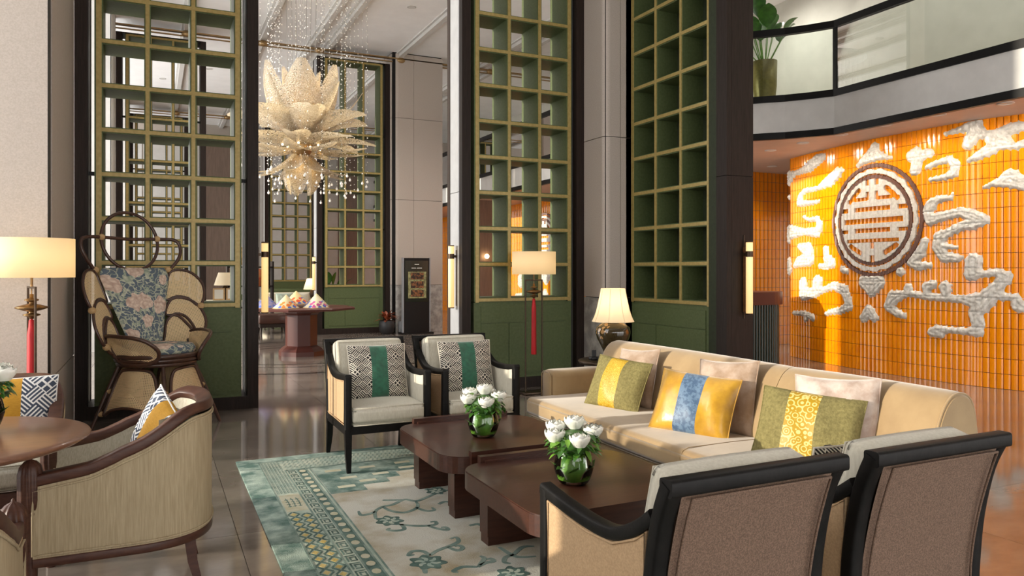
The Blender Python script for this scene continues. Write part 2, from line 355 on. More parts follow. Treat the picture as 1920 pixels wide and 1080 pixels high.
def swirl(name, base, line, sc):
    m, nt, b = nodes(name); b.inputs['Roughness'].default_value = .5
    tc = N(nt, 'ShaderNodeTexCoord'); vo = N(nt, 'ShaderNodeTexVoronoi'); vo.inputs['Scale'].default_value = sc; nt.links.new(tc.outputs['UV'], vo.inputs['Vector'])
    r = math_n(nt, 'FRACT', math_n(nt, 'MULTIPLY', vo.outputs['Distance'], 3.2)); f = math_n(nt, 'LESS_THAN', r, .38)
    nt.links.new(mixc(nt, f, base, line), b.inputs['Base Color']); return m
MT['swirl'] = swirl('yellow_swirl_brocade', rgb('#a8850f'), rgb('#cfc07a'), 26)
MT['swirl_fine'] = swirl('yellow_fine_brocade', rgb('#b08a10'), rgb('#c9ae4a'), 48)
def floral():
    m, nt, b = nodes('floral_print'); b.inputs['Roughness'].default_value = .8
    tc = N(nt, 'ShaderNodeTexCoord'); L = nt.links
    nz = N(nt, 'ShaderNodeTexNoise'); nz.inputs['Scale'].default_value = 9; L.new(tc.outputs['UV'], nz.inputs['Vector'])
    ad = N(nt, 'ShaderNodeMixRGB'); ad.inputs[0].default_value = .10; L.new(tc.outputs['UV'], ad.inputs[1]); L.new(nz.outputs['Color'], ad.inputs[2])
    v1 = N(nt, 'ShaderNodeTexVoronoi'); v1.inputs['Scale'].default_value = 5.0; L.new(ad.outputs[0], v1.inputs['Vector'])
    def vine(sc, w):
        q = N(nt, 'ShaderNodeTexNoise'); q.inputs['Scale'].default_value = sc; q.inputs['Detail'].default_value = 1.5; L.new(tc.outputs['UV'], q.inputs['Vector'])
        return math_n(nt, 'LESS_THAN', math_n(nt, 'ABSOLUTE', math_n(nt, 'SUBTRACT', q.outputs[0], .5)), w)
    leaf = math_n(nt, 'MAXIMUM', vine(9, .022), vine(17, .034)); fl_ = math_n(nt, 'LESS_THAN', v1.outputs['Distance'], .40)
    v2 = N(nt, 'ShaderNodeTexVoronoi'); v2.inputs['Scale'].default_value = 34; L.new(ad.outputs[0], v2.inputs['Vector'])
    pet = mixc(nt, v2.outputs['Distance'], rgb('#e4d3c2'), rgb('#a98b7c'))
    c1 = mixc(nt, leaf, rgb('#596673'), mixc(nt, v2.outputs['Distance'], rgb('#c9c8b4'), rgb('#7d8f7e'))); L.new(mixc(nt, fl_, c1, pet), b.inputs['Base Color']); return m
MT['floral'] = floral()
def cane():
    m, nt, b = nodes('woven_cane'); L = nt.links; b.inputs['Roughness'].default_value = .55
    b.inputs['Base Color'].default_value = rgb('#dcc297')
    x, y = uvxy(nt); k = 1/.0135
    fx = math_n(nt, 'ABSOLUTE', math_n(nt, 'SUBTRACT', math_n(nt, 'FRACT', math_n(nt, 'MULTIPLY', x, k)), .5)); fy = math_n(nt, 'ABSOLUTE', math_n(nt, 'SUBTRACT', math_n(nt, 'FRACT', math_n(nt, 'MULTIPLY', y, k)), .5))
    r = math_n(nt, 'ADD', math_n(nt, 'MULTIPLY', fx, fx), math_n(nt, 'MULTIPLY', fy, fy)); hole = math_n(nt, 'LESS_THAN', r, .052)
    tp = N(nt, 'ShaderNodeBsdfTransparent'); mx = N(nt, 'ShaderNodeMixShader'); L.new(hole, mx.inputs[0]); L.new(b.outputs[0], mx.inputs[1]); L.new(tp.outputs[0], mx.inputs[2])
    L.new(mx.outputs[0], nt.nodes['Material Output'].inputs[0]); return m
MT['cane'] = cane()
def vase_glaze():
    m, nt, b = nodes('painted_lacquer_vase'); L = nt.links; b.inputs['Roughness'].default_value = .12; b.inputs['Coat Weight'].default_value = .6
    tc = N(nt, 'ShaderNodeTexCoord'); v = N(nt, 'ShaderNodeTexVoronoi'); v.inputs['Scale'].default_value = 22; L.new(tc.outputs['Object'], v.inputs['Vector'])
    nz = N(nt, 'ShaderNodeTexNoise'); nz.inputs['Scale'].default_value = 5; nz.inputs['Detail'].default_value = 4; L.new(tc.outputs['Object'], nz.inputs['Vector'])
    f = math_n(nt, 'MULTIPLY', math_n(nt, 'LESS_THAN', v.outputs['Distance'], .42), math_n(nt, 'GREATER_THAN', nz.outputs[0], .5))
    L.new(mixc(nt, f, mixc(nt, nz.outputs[0], rgb('#1c1a12'), rgb('#4f4020')), rgb('#b08a5c')), b.inputs['Base Color']); return m
MT['vase_glaze'] = vase_glaze()
def hatmat(name, a, c, sc):
    m, nt, b = nodes(name); L = nt.links; b.inputs['Roughness'].default_value = .7
    tc = N(nt, 'ShaderNodeTexCoord'); sp = N(nt, 'ShaderNodeSeparateXYZ'); L.new(tc.outputs['Object'], sp.inputs[0])
    v = N(nt, 'ShaderNodeTexVoronoi'); v.inputs['Scale'].default_value = sc; L.new(tc.outputs['Object'], v.inputs['Vector'])
    low = math_n(nt, 'LESS_THAN', sp.outputs[2], .11); f = math_n(nt, 'MULTIPLY', low, math_n(nt, 'LESS_THAN', v.outputs['Distance'], .5))
    L.new(mixc(nt, f, a, mixc(nt, math_n(nt, 'GREATER_THAN', v.outputs['Color'], .5), c, rgb('#4a63b0'))), b.inputs['Base Color']); return m
# ------------------------------------------------------------------ the room
U0, U1, V0, V1 = -3.2, 11.2, -3.0, 27.0
HALL_V, CEIL, CEIL_HI, SOF = 8.0, 6.26, 7.6, 3.2
fl_o = MB().box(U0, U1, V0, V1, -.08, -.014).build('floor', MT['grout']); struct(fl_o, 'polished grey brown marble floor of the lobby', 'floor')
tm = MB().box(-.5985, .5985, -.5985, .5985, -.02, 0).mesh('tile', MT['marble'])
for i in range(12):
    for j in range(25): put(tm, 'tile', fl_o, (U0+.6+1.2*i, V0+.6+1.2*j, 0))
for r, w in ((1.28, .05), (1.62, .03), (2.3, .06)):
    m = MB(); n = 72
    vs = [(q*math.cos(2*PI*k/n), q*math.sin(2*PI*k/n), z) for (q, z) in ((r, 0), (r, .0025), (r+w, .0025), (r+w, 0)) for k in range(n)]
    m.add(vs, [(a*n+k, a*n+(k+1) % n, (a+1)*n+(k+1) % n, (a+1)*n+k) for a in range(3) for k in range(n)])
    m.build('inlay_ring', MT['marble_dark'], fl_o).location = (2.2, 12.66, 0)

m = MB().box(U0, U1, HALL_V+.1, V1, CEIL, CEIL+.2); o = m.build('ceiling', MT['ceiling']); struct(o, 'white panelled ceiling of the far hall', 'ceiling'); hall_ceil = o
for u, w in ((.6, .10), (2.05, .10), (3.05, .09), (3.42, .09), (5.0, .1), (7.0, .1), (7.4, .1)):
    q = MB().box(u-w/2, u+w/2, HALL_V+.15, V1, CEIL-.10, CEIL).box(u-w, u+w, HALL_V+.15, V1, CEIL-.03, CEIL+.001)
    q.build('ceiling_rib', MT['white_paint'], hall_ceil)
for v in (16.25, 24.6):
    q = MB().box(U0, 9.0, v-.05, v+.05, CEIL-.15, CEIL-.125).box(U0, 9.0, v-.02, v+.02, CEIL-.22, CEIL-.20)
    for u in (.6, 2.05, 3.2, 5.0, 7.2): q.sphere((u, v-.03, CEIL-.17), .085, 8, 6, sc=(1.3, .6, .8))
    q.build('gilt_rail', MT['gilt'], hall_ceil)
def downlight(u, v, z, parent):
    a = MB().lathe([(.085, 0), (.085, -.008), (.062, -.010), (.058, -.004)], 20).build('downlight_ring', MT['white_paint'], parent); a.location = (u, v, z)
    MB().lathe([(.058, -.003), (.001, -.003)], 16).build('lens', MT['downlight'], a)
def beam(u, v, z, e, size=2.3, ry=0.0, col=(1, .95, .88)):
    l = bpy.data.lights.new('downlight_fill', 'SPOT'); l.energy = e; l.color = col; l.spot_size = size; l.spot_blend = .8; l.shadow_soft_size = .08
    lo = bpy.data.objects.new('downlight_fill', l); COL.objects.link(lo); lo.location = (u, v, z-.03); lo.rotation_euler = (0, ry, 0)
for u, v in ((2.4, 11.0), (4.3, 13.3), (4.6, 11.0), (1.3, 14.2), (.2, 12.2), (1.2, 19.5), (3.4, 20.5), (6.4, 12.5), (6.4, 19.0), (.2, 21.0)):
    downlight(u, v, CEIL, hall_ceil); beam(u, v, CEIL, 260)  # spots added to brighten the dim hall
struct(MB().box(U0, U1, V0, HALL_V+.3, CEIL_HI, CEIL_HI+.2).build('ceiling_lounge', MT['ceiling']), 'high white ceiling over the seating area', 'ceiling')
struct(MB().box(U0, 7.2, HALL_V+.1, HALL_V+.3, CEIL+.2, CEIL_HI).build('wall_header', MT['plaster']), 'plaster wall above the screens', 'wall')

# glazed street front on the left and behind (outside the picture): piers, sill and lintel; openings placed to steer sun and daylight
m = MB()
OPEN = ((2.8, 6.6), (8.5, 11.0), (11.4, 15.2), (15.7, 18.2), (18.6, 21.1), (21.5, 24.0), (24.4, 26.8))
v = V0
for a, c in OPEN: m.box(U0-.25, U0, v, a, 0, CEIL_HI); v = c
m.box(U0-.25, U0, v, V1, 0, CEIL_HI).box(U0-.25, U0, V0, V1, 0, .18).box(U0-.25, U0, V0, V1, 7.3, CEIL_HI+.2)
for v in (4.75, 9.75, 13.3, 16.95, 19.85, 22.75, 25.6): m.box(U0-.2, U0-.14, v-.03, v+.03, .18, 7.3)
struct(m.build('wall_left', MT['plaster']), 'window front of piers and mullions along the left side', 'wall')
m = MB()
for u in [U0 + 2.88*k for k in range(6)]: m.box(u-.14, u+.14, V0-.25, V0, 0, CEIL_HI)
m.box(U0, U1, V0-.25, V0, 0, .18).box(U0, U1, V0-.25, V0, 3.1, CEIL_HI+.2)
struct(m.build('wall_back', MT['plaster']), 'window front of piers behind the viewer', 'wall')
m = MB().box(U0, U1, V1, V1+.2, 0, CEIL)
o = struct(m.build('wall_far', MT['plaster']), 'pale far end wall of the hall', 'wall')
for k in range(14): MB().box(-3.0+.9*k, -3.0+.9*k+.86, V1-.03, V1, .15, 5.9).build('panel', MT['white_paint' if k % 5 else 'pink_wall'], o)
struct(MB().box(U1, U1+.2, V0, V1, 0, CEIL_HI).build('wall_right', MT['plaster']), 'plain right side wall', 'wall')

# ---- columns of stone blocks
MT['pale_panel'] = mat('pale_lacquer_panel', rgb('#97999d'), .4, col2=rgb('#8f9195'), scale=6)
def column(name, label, u0, u1, v0, v1, zs, rad=.09, top=CEIL):
    o = MB().box(u0+.02, u1-.02, v0+.02, v1-.02, 0, top).build(name, MT['black']); struct(o, label, 'column')
    def poly(g):
        p = [(u0+rad - rad*math.cos(a), v0+rad - rad*math.sin(a)) for a in [PI/2*k/8 for k in range(9)]]   # rounded near-left corner
        return [(u0, v1)] + p + [(u0+(u1-u0)*.42, v0), (u0+(u1-u0)*.42, v0+.03), (u0+(u1-u0)*.42+.006, v0+.03), (u0+(u1-u0)*.42+.006, v0), (u1, v0), (u1, v1)]
    for k in range(len(zs)-1):
        mm = MT['stone_grey'] if k == 0 else MT['stone_beige']
        MB().prism(poly(0), zs[k]+(.004 if k else 0), zs[k+1]-.004, 0, None, False).build('stone_block', mm, o)
    return o
column('column', 'grey stone column between the middle and right green screens', 4.80, 5.32, 7.5, 7.98, [0, 1.07, 2.98, 4.8, 6.6], .08, 6.6)
column('column', 'beige stone column with a rounded edge behind the display stand', 4.79, 5.98, 16.2, 17.2, [0, 1.06, 2.97, 4.8, CEIL-.02], .16)
def broad_column(label, v0, v1, top, mt):
    o = MB().box(-1.23, -.68, v0+.02, v1-.02, 0, top).build('column', MT['black']); struct(o, label, 'column')
    MB().box(-1.25, -.672, v0, v0+.14, 0, top).build('stone_block', mt, o)
    MB().box(-1.25, -.66, v0+.146, v1, .625, top).build('stone_block', mt, o)
    MB().box(-1.25, -.66, v0+.146, v1, 0, .615).build('stone_block', mt, o)
    MB().box(-.674, -.668, v0+.005, v0+.14, 0, top).build('groove_strip', MT['black'], o)  # black strip set in for the dark corner groove
broad_column('broad beige column behind the standing lamp at the left', 6.16, 7.95, CEIL_HI, MT['stone_beige'])
broad_column('white column seen through the leftmost cells of the left screen', 14.6, 16.35, CEIL, MT['white_paint'])
broad_column('white column farthest back at the left', 23.0, 24.75, CEIL, MT['white_paint'])

# ---- green lattice screens in dark portals
ZG0, PZ = 1.05, .4165
def screen(label, loc, rz, pitch=.405, depth=.42, back=False, frame=True, group='green lattice screens with gilded edges'):
    t = thing('lattice_screen', label, 'screen', loc, rz, group)
    hw = pitch*1.5; b = .029; zt = 5.98
    up_z = [ZG0 + PZ*k for k in range(9)] + [zt]
    ume = MB().box(-b, b, 0, depth, ZG0-.02, zt+.02).mesh('upright', MT['green'])
    ge = MB().box(-.018, .018, -.008, .002, ZG0, zt)
    if not back: ge.box(-.0155, .0155, depth-.002, depth+.008, ZG0, zt)
    gme = ge.mesh('gold_edge', MT['gold'])
    for k in range(4):
        if k in (1, 2): u = put(ume, 'upright', t, (-hw+pitch*k, 0, 0)); put(gme, 'gold_edge', u)
        else:
            sg = -1 if k == 0 else 1; a, c = sorted((sg*(hw-b), sg*(hw+.042)))
            u = MB().box(a, c, 0, depth, ZG0-.02, zt+.02).build('upright', MT['green'], t); a, c = sorted((sg*(hw-.018), sg*(hw+.028)))
            g = MB().box(a, c, -.008, .002, ZG0-.03, zt+.01)
            if not back: g.box(a, c, depth-.002, depth+.008, ZG0-.03, zt+.01)
            g.build('gold_edge', MT['gold'], u)
    sme = MB().box(-hw+b, hw-b, .004, depth-.004, -b, b).mesh('shelf', MT['green'])
    ge = MB().box(-hw-.0155, hw+.0155, -.0085, .001, -.018, .018)
    if not back: ge.box(-hw, hw, depth-.001, depth+.0085, -.0155, .0155)
    gme2 = ge.mesh('gold_edge', MT['gold'])
    for z in up_z:
        s_ = put(sme, 'shelf', t, (0, 0, z)); put(gme2, 'gold_edge', s_)
    if back: MB().box(-hw, hw, depth-.02, depth, ZG0, zt).build('back_panel', MT['green_dark'], t)
    # closed base with a drawer front over two doors
    base = MB().box(-hw-.042, hw+.042, .012, depth-.012, .13, ZG0-.03).build('base_cabinet', MT['green'], t)
    MB().box(-hw+.05, hw-.05, .002, .012, .78, ZG0-.075).build('drawer_front', MT['green'], base)
    for a, c in ((-hw+.05, -hw+pitch-.004), (-hw+pitch+.004, hw-.05)): MB().box(a, c, .002, .012, .18, .772).build('door_panel', MT['green'], base)
    MB().box(-hw-.042, hw+.042, -.002, depth+.002, .125, .15).build('green_skirting', MT['green'], t)
    if frame:
        pi, po = hw+.095, hw+.2025
        MB().box(-po, po, -.03, depth+.03, 0, .125).build('plinth', MT['dark_wood'], t)
        MB().box(-po, po, -.03, depth+.03, zt+.04, CEIL-.25).build('header', MT['dark_wood'], t)
        for s in (-1, 1):
            a, c = sorted((s*pi, s*po))
            p = MB().box(a, c, -.03, .06, .125, zt+.04).box(a, c, depth-.06, depth+.03, .125, zt+.04).build('frame_post', MT['dark_wood'], t)
            MB().box(a+.004, c-.004, .064, depth-.064, .125, 2.30).box(a+.004, c-.004, .064, depth-.064, 2.306, zt+.04).build('pale_panel', MT['pale_panel'], p)
            for z in (2.31, 4.4): MB().box(min(s*(hw+.042), s*pi), max(s*(hw+.042), s*pi), .09, .13, z-.018, z+.018).build('bracket', MT['black'], t)
    return t
screen('see-through green and gold lattice screen behind the rattan peacock chair', (.15, 8.0, 0), 0)
screen('green and gold lattice screen behind the standing lamp with red tassel', (3.99, 8.0, 0), 0)
screen('dark-backed green lattice shelf screen behind the sofa and vase lamp', (5.17, 6.78, 0), -PI/2, .45, .30, True, False)
far = screen('pale green lattice screen beyond the round hall table, beside the beige column', (3.99, 16.4, 0), 0)
dup(far, None, (.15, 16.4, 0), 0, 'second lattice screen seen through the nearest left lattice screen')
dup(far, None, (3.99, 24.8, 0), 0, 'farthest lattice screen at the end of the hall, behind the chandelier tip')
dup(far, None, (.15, 24.8, 0), 0, 'third lattice screen seen through two nearer left lattice screens')

# dark timber pier at the end of the right screen
o = MB().box(5.475, 5.50, 5.83, 7.6, 0, CEIL_HI).box(5.19, 5.475, 5.83, 5.97, 0, CEIL_HI).box(5.19, 5.475, 7.5, 7.6, 0, CEIL_HI).build('wall_pier', MT['dark_wood']); struct(o, 'dark timber pier beside the shelf screen with a wall light', 'pier')
for z0, z1 in ((0, 2.34), (2.346, CEIL_HI)):
    MB().box(5.15, 5.19, 5.87, 5.965, z0, z1).build('timber_panel', MT['dark_wood'], o)
    MB().box(5.14, 5.20, 5.80, 5.864, z0, z1).build('timber_panel', MT['dark_wood'], o)
    MB().box(5.206, 5.49, 5.805, 5.83, z0, z1).build('timber_panel', MT['dark_wood'], o)
MB().box(5.10, 5.19, 7.5, 7.62, 0, CEIL_HI).build('timber_panel', MT['dark_wood'], o)
MB().box(5.155, 5.19, 5.97, 6.085, .1, CEIL_HI).build('green_jamb', MT['green_dark'], o)
MB().box(5.12, 5.47, 5.79, 7.62, 0, .125).build('plinth', MT['dark_wood'], o)

# brown timber pier far in the hall
o = MB().box(7.2, 8.3, 17.8, 18.1, 0, SOF).build('wall_timber', MT['pink_wall']); struct(o, 'brown timber wall pier far off behind the middle screen', 'wall')
MB().sphere((7.75, 17.7, 1.75), .06, 10, 8).build('wall_bulb', MT['bulb'], o)

# ---- gallery: slab, fascia, glass balustrade
EDGE = [(8.0, V0)] + [(8.0, 1.0), (8.0, 4.0), (8.02, 6.2), (8.03, 7.0)]
ARC = [(8.03, 7.0), (7.86, 7.28), (7.68, 7.52), (7.48, 7.72), (7.3, 7.9), (7.3, 9.0), (7.3, 14.0), (7.3, 20.0), (7.3, 26.9)]
LINE = EDGE + ARC[1:]
def band(z0, z1, off0, off1, line=LINE):
    m = MB(); n = len(line); nor = []
    for i in range(n):
        a = Vector(line[max(i-1, 0)]); b_ = Vector(line[min(i+1, n-1)]); t = (b_-a).normalized(); nor.append(Vector((-t.y, t.x)))
    vs = []
    for (off, z) in ((off0, z0), (off1, z0), (off1, z1), (off0, z1)):
        for p, q in zip(line, nor): vs.append((p[0]+q.x*off, p[1]+q.y*off, z))
    fs = [(a*n+i, a*n+i+1, ((a+1) % 4)*n+i+1, ((a+1) % 4)*n+i) for a in range(4) for i in range(n-1)] + [(0, n, 2*n, 3*n), (n-1, 2*n-1, 3*n-1, 4*n-1)]
    return m.add(vs, fs)
poly = [(p[0], p[1]) for p in LINE] + [(U1, 26.9), (U1, V0)]
gal = MB().prism(poly, SOF, SOF+.42).build('ceiling_gallery', MT['soffit']); struct(gal, 'pinkish soffit under the upper gallery', 'ceiling')
for u, v in ((8.38, 8.5), (8.3, 7.8), (8.25, 7.1), (8.2, 6.4), (8.2, 5.7), (8.3, 5.0), (8.35, 9.8), (9.7, 9.8)):
    downlight(u, v, SOF, gal)
    beam(u, v, SOF, 48, 2.2, -.62 if v < 9 else 0, (1, .9, .74))  # most of these soffit spots are added to wash the orange wall
band(SOF+.05, SOF+.46, -.02, .03).build('fascia', MT['white_paint'], gal)
band(SOF-.04, SOF+.05, -.02, .045).build('fascia_trim', MT['black'], gal)
bal = thing('gallery_balustrade', 'glass balustrade with black rails along the upper gallery', 'balustrade', (0, 0, 0))
band(SOF+.46, SOF+.55, -.03, .05).build('bottom_rail', MT['black'], bal)
band(SOF+1.36, SOF+1.45, -.03, .04).build('handrail', MT['black'], bal)
for seg in (EDGE[0:2], EDGE[1:3], EDGE[2:5], ARC[0:5], ARC[4:6], ARC[5:7], ARC[6:8], ARC[7:9]): band(SOF+.55, SOF+1.36, -.008, .008, seg).build('glass_pane', MT['glass'], bal)
for p in (LINE[1], LINE[2], LINE[4], LINE[8], LINE[9], LINE[10], LINE[11]): MB().box(p[0]-.025, p[0]+.025, p[1]-.025, p[1]+.025, SOF+.5, SOF+1.4).build('baluster_post', MT['black'], bal)
struct(MB().box(10.3, 10.5, V0, V1, SOF+.42, CEIL_HI).build('wall_upper', MT['upper_wall']), 'pale wall behind the upper gallery', 'wall')
for v in (2.0, 4.5, 7.0, 9.5): beam(9.1, v, CEIL_HI if v < 8 else CEIL, 220, 2.5, -.3, (1, .97, .92))  # unseen spots without fixtures, added to brighten the gallery wall
# ------------------------------------------------------------------ orange tiled feature wall with clouds and a medallion
_WV = np.array([2.0, 3.2, 4.4, 5.2, 5.7, 6.4, 7.2, 8.2, 9.05]); _WU = np.array([10.3, 9.95, 9.45, 9.08, 8.93, 8.90, 8.93, 9.10, 9.32])
def wall_u(v):
    # smooth wavy line of the wall in plan
    v = np.asarray(v, float); i = np.clip(np.searchsorted(_WV, v)-1, 0, len(_WV)-2)
    x0, x1, y0, y1 = _WV[i], _WV[i+1], _WU[i], _WU[i+1]
    sl = np.gradient(_WU, _WV); t = (v-x0)/(x1-x0); h = x1-x0
    return (2*t**3-3*t**2+1)*y0 + (t**3-2*t**2+t)*h*sl[i] + (-2*t**3+3*t**2)*y1 + (t**3-t**2)*h*sl[i+1]
def wall_hit(x, y):
    k = (x-960)/F_PX; v = 7.0; u = float(wall_u(v))
    du, dv = FW[0]+RT[0]*k, FW[1]+RT[1]*k
    lo, hi = 2.05, 9.04
    for _ in range(50):
        mid = (lo+hi)/2; u = float(wall_u(mid)); d = mid/dv
        if d*du > u: hi = mid
        else: lo = mid
    d = lo/dv; return lo, CAM_H-(y-HOR)*d/F_PX, d
TW, TH_, WH = .070, .178, SOF
ow = MB()
vsn = np.arange(2.0, 9.051, .15); n = len(vsn)
vs = [(float(wall_u(v))+.02+a, v, z) for (a, z) in ((0, 0), (0, WH), (.25, WH), (.25, 0)) for v in vsn]
ow.add(vs, [(a*n+i, a*n+i+1, ((a+1) % 4)*n+i+1, ((a+1) % 4)*n+i) for a in range(4) for i in range(n-1)] + [(0, n, 2*n, 3*n), (n-1, 2*n-1, 3*n-1, 4*n-1)])
owall = ow.build('wall_orange', MT['tile_grout']); struct(owall, 'curving wall of glazed orange tiles with white clouds and a round medallion', 'wall')
def tile_geo():
    prof = [(-.5, .02), (-.5, .006), (-.28, -.006), (0, -.010), (.28, -.006), (.5, .006), (.5, .02)]
    w, h = TW-.003, TH_-.006
    vs = [(d, -a*w, z) for z in (0, h) for a, d in prof]     # local x = depth (into the wall), y = along the wall
    nn = len(prof)
    return vs, [(i, i+1, nn+i+1, nn+i) for i in range(nn-1)] + [list(range(nn))[::-1], list(range(nn, 2*nn))]
tv, tf = tile_geo(); tme = MB().add(tv, tf).mesh('tile', MT['orange'])
rest = MB(); cnt = 0
vv = 2.05
while vv < 9.03:
    u = float(wall_u(vv)); ang = math.atan2(float(wall_u(vv+.02)-wall_u(vv-.02)), .04)
    for r in range(18):
        if 5.22 <= vv <= 6.36 and cnt < 300:
            put(tme, 'tile', owall, (u, vv, r*TH_+.003), (0, 0, -ang)); cnt += 1
        else:
            rest.add(tv, tf, 0, False, Matrix.Translation((u, vv, r*TH_+.003)) @ Matrix.Rotation(-ang, 4, 'Z'))
    vv += TW
tag(rest.build('tile_field', MT['orange'], owall), kind='stuff')

CR = {'A': (1460, 200, 4.5), 'B': (1700, 200, 4.909), 'C': (1460, 420, 4.5), 'D': (1680, 400, 4.154)}
def S(c, *pts): return [(c, p) for p in pts]
CLOUDS = [
 [S('A',(30,580,30),(90,590,40),(150,560,20),(200,540,25),(270,500,48),(330,450,45),(380,425,28)), S('A',(60,640,25),(100,620,25))],
 [S('A',(500,560,45),(440,620,50),(330,690,18),(220,710,20),(185,760,28),(175,815,28),(240,815,20),(320,805,15),(345,795,12)), S('A',(530,540,26),(470,590,30))],
 [S('A',(30,765,18),(80,770,12))],
 [S('A',(215,930,14),(260,955,14),(330,945,22),(350,1000,35),(330,1060,40),(220,1055,25),(100,1060,55),(60,1090,40),(60,1130,25))],
 [S('A',(810,345,40),(800,400,60),(700,470,25),(670,500,15)), S('A',(800,400,60),(880,420,25),(945,432,14))],
 [S('C',(180,190,25),(250,220,60),(260,290,60),(170,320,40),(140,350,20))],
 [S('C',(60,320,35),(60,390,38))],
 [S('C',(400,215,30),(410,290,40),(460,330,35),(400,358,25),(350,355,20))],
 [S('C',(540,380,28),(580,400,20))],
 [S('C',(210,500,48),(210,590,50),(310,580,38),(330,490,55)), S('C',(310,580,38),(400,548,22),(470,520,32),(560,560,45),(580,620,40),(600,690,38),(520,730,28),(430,745,20),(400,757,16))],
 [S('C',(130,750,15),(230,755,22),(230,800,25)), S('C',(230,755,20),(290,790,28))],
 [S('C',(720,790,38),(765,740,50),(810,790,36)), S('C',(765,740,50),(765,712,28))],
 [S('C',(720,490,50),(850,490,55),(790,560,50),(785,592,26),(720,490,40))],
 [S('C',(1030,400,38))],
 [S('C',(970,620,55),(930,690,40),(1000,750,32),(1060,772,24)), S('C',(970,620,55),(1070,590,30))],
 [S('D',(45,640,26),(100,620,26),(200,640,22),(270,650,28),(400,660,26),(520,670,28),(600,680,50),(690,680,65),(620,780,45),(640,850,45),(640,920,40),(560,920,26),(440,910,22),(320,905,32),(280,925,32),(360,945,25)),
  S('D',(100,620,26),(100,588,38)), S('D',(240,640,25),(240,570,34),(290,555,32)), S('D',(400,655,24),(385,575,45)),
  S('D',(690,680,65),(770,600,50),(830,650,28),(940,655,25),(960,720,45),(1010,740,35)), S('D',(770,600,45),(820,540,40),(860,495,42),(790,460,28),(690,470,24),(590,470,50),(605,370,55))],
 [S('B',(410,840,20),(300,850,30),(230,900,50),(200,960,50),(220,1040,50),(330,1010,40),(500,970,40),(600,1000,50),(700,1040,50),(620,1080,48),(500,1100,34),(440,1120,30)), S('B',(410,840,20),(427,800,12))],
 [S('D',(560,80,34),(430,140,30),(340,190,45),(330,260,45),(380,340,40),(490,350,28)), S('D',(340,250,30),(470,265,12))],
 [S('D',(230,220,30),(190,310,40),(115,385,28),(180,410,35),(270,405,20))],
 [S('B',(60,450,60),(90,410,38),(120,470,50),(80,580,50)), S('B',(120,440,40),(220,430,38))],
 [S('B',(190,560,20),(280,520,24),(400,480,28),(450,540,45),(440,610,40),(350,650,26),(220,672,16))],
 [S('B',(360,250,16),(470,220,24),(600,180,46),(650,150,36),(620,260,60),(570,340,50)), S('B',(640,200,55),(700,250,45),(760,260,30),(900,230,45),(1000,195,50),(1085,180,40)), S('B',(800,300,60),(900,330,60),(1000,365,28),(1085,340,32)), S('B',(850,330,60),(760,400,50),(650,460,34),(575,495,20))],
 [S('B',(720,742,16),(800,710,24),(900,690,50),(960,640,60),(1030,680,50),(1085,690,50)), S('B',(900,690,40),(1085,735,34))],
]
def relief(name, strokes, parent, H=.030, uf=wall_u, cs=.0115, shift=0.0):
    segs = []
    for st in strokes:
        P = []
        for c, (x, y, r) in st:
            ox, oy, sc = CR[c]; v, z, d = wall_hit(ox+x/sc, oy+y/sc); P.append((v+shift, z, r/sc*d/F_PX*1.12))
        if len(P) == 1: P = P*2
        segs += list(zip(P[:-1], P[1:]))
    R = max(max(a[2], b_[2]) for a, b_ in segs)
    v0 = min(min(a[0], b_[0]) for a, b_ in segs)-R-.02; v1 = max(max(a[0], b_[0]) for a, b_ in segs)+R+.02
    z0 = min(min(a[1], b_[1]) for a, b_ in segs)-R-.02; z1 = min(WH-.004, max(max(a[1], b_[1]) for a, b_ in segs)+R+.02)
    v0 = max(v0, 2.1+shift); v1 = min(v1, 9.04+shift)
    gv = np.arange(v0, v1+cs, cs); gz = np.arange(z0, z1+1e-6, cs); VV, ZZ = np.meshgrid(gv, gz)
    D = np.full(VV.shape, 9.0)
    for a, b_ in segs:
        px, pz = VV-a[0], ZZ-a[1]; ex, ez = b_[0]-a[0], b_[1]-a[1]; L2 = ex*ex+ez*ez+1e-9
        t = np.clip((px*ex+pz*ez)/L2, 0, 1); D = np.minimum(D, np.hypot(px-t*ex, pz-t*ez)-(a[2]+(b_[2]-a[2])*t))
    D += .006*np.sin(VV*61+ZZ*23)*np.sin(ZZ*57)        # scalloped outline
    Hh = H*np.sqrt(np.clip(-D/.035, 0, 1)) + .006*np.clip(-D/.02, 0, 1)*np.cos(2*PI*(VV-2.05)/TW) + .006*np.clip(-D/.05, 0, 1)*np.sin(D*140)
    fr = np.abs(((ZZ-.003)/TH_) % 1.0 - .0); Hh -= np.where(np.minimum(fr, 1-fr) < .035, .016, 0)*np.clip(-D/.02, 0, 1)
    ins = D < .004
    keep = ins[:-1, :-1] | ins[1:, :-1] | ins[:-1, 1:] | ins[1:, 1:]
    UU = uf(VV-shift) + np.where(ins, -.006-np.maximum(Hh, 0), .006)
    nz, nv = VV.shape; idx = np.arange(nz*nv).reshape(nz, nv); js, is_ = np.nonzero(keep)
    fs = np.stack([idx[js, is_], idx[js, is_+1], idx[js+1, is_+1], idx[js+1, is_]], 1)
    used, inv = np.unique(fs, return_inverse=True); co = np.stack([UU.ravel(), VV.ravel(), ZZ.ravel()], 1)[used]
    me = bpy.data.meshes.new(name); me.from_pydata(co.tolist(), [], inv.reshape(fs.shape).tolist()); me.materials.append(MT['cloud'])
    me.polygons.foreach_set('use_smooth', [True]*len(me.polygons))
    ob = bpy.data.objects.new(name, me); COL.objects.link(ob); ob.parent = parent; return ob
for c in CLOUDS: relief('cloud_relief', c, owall)

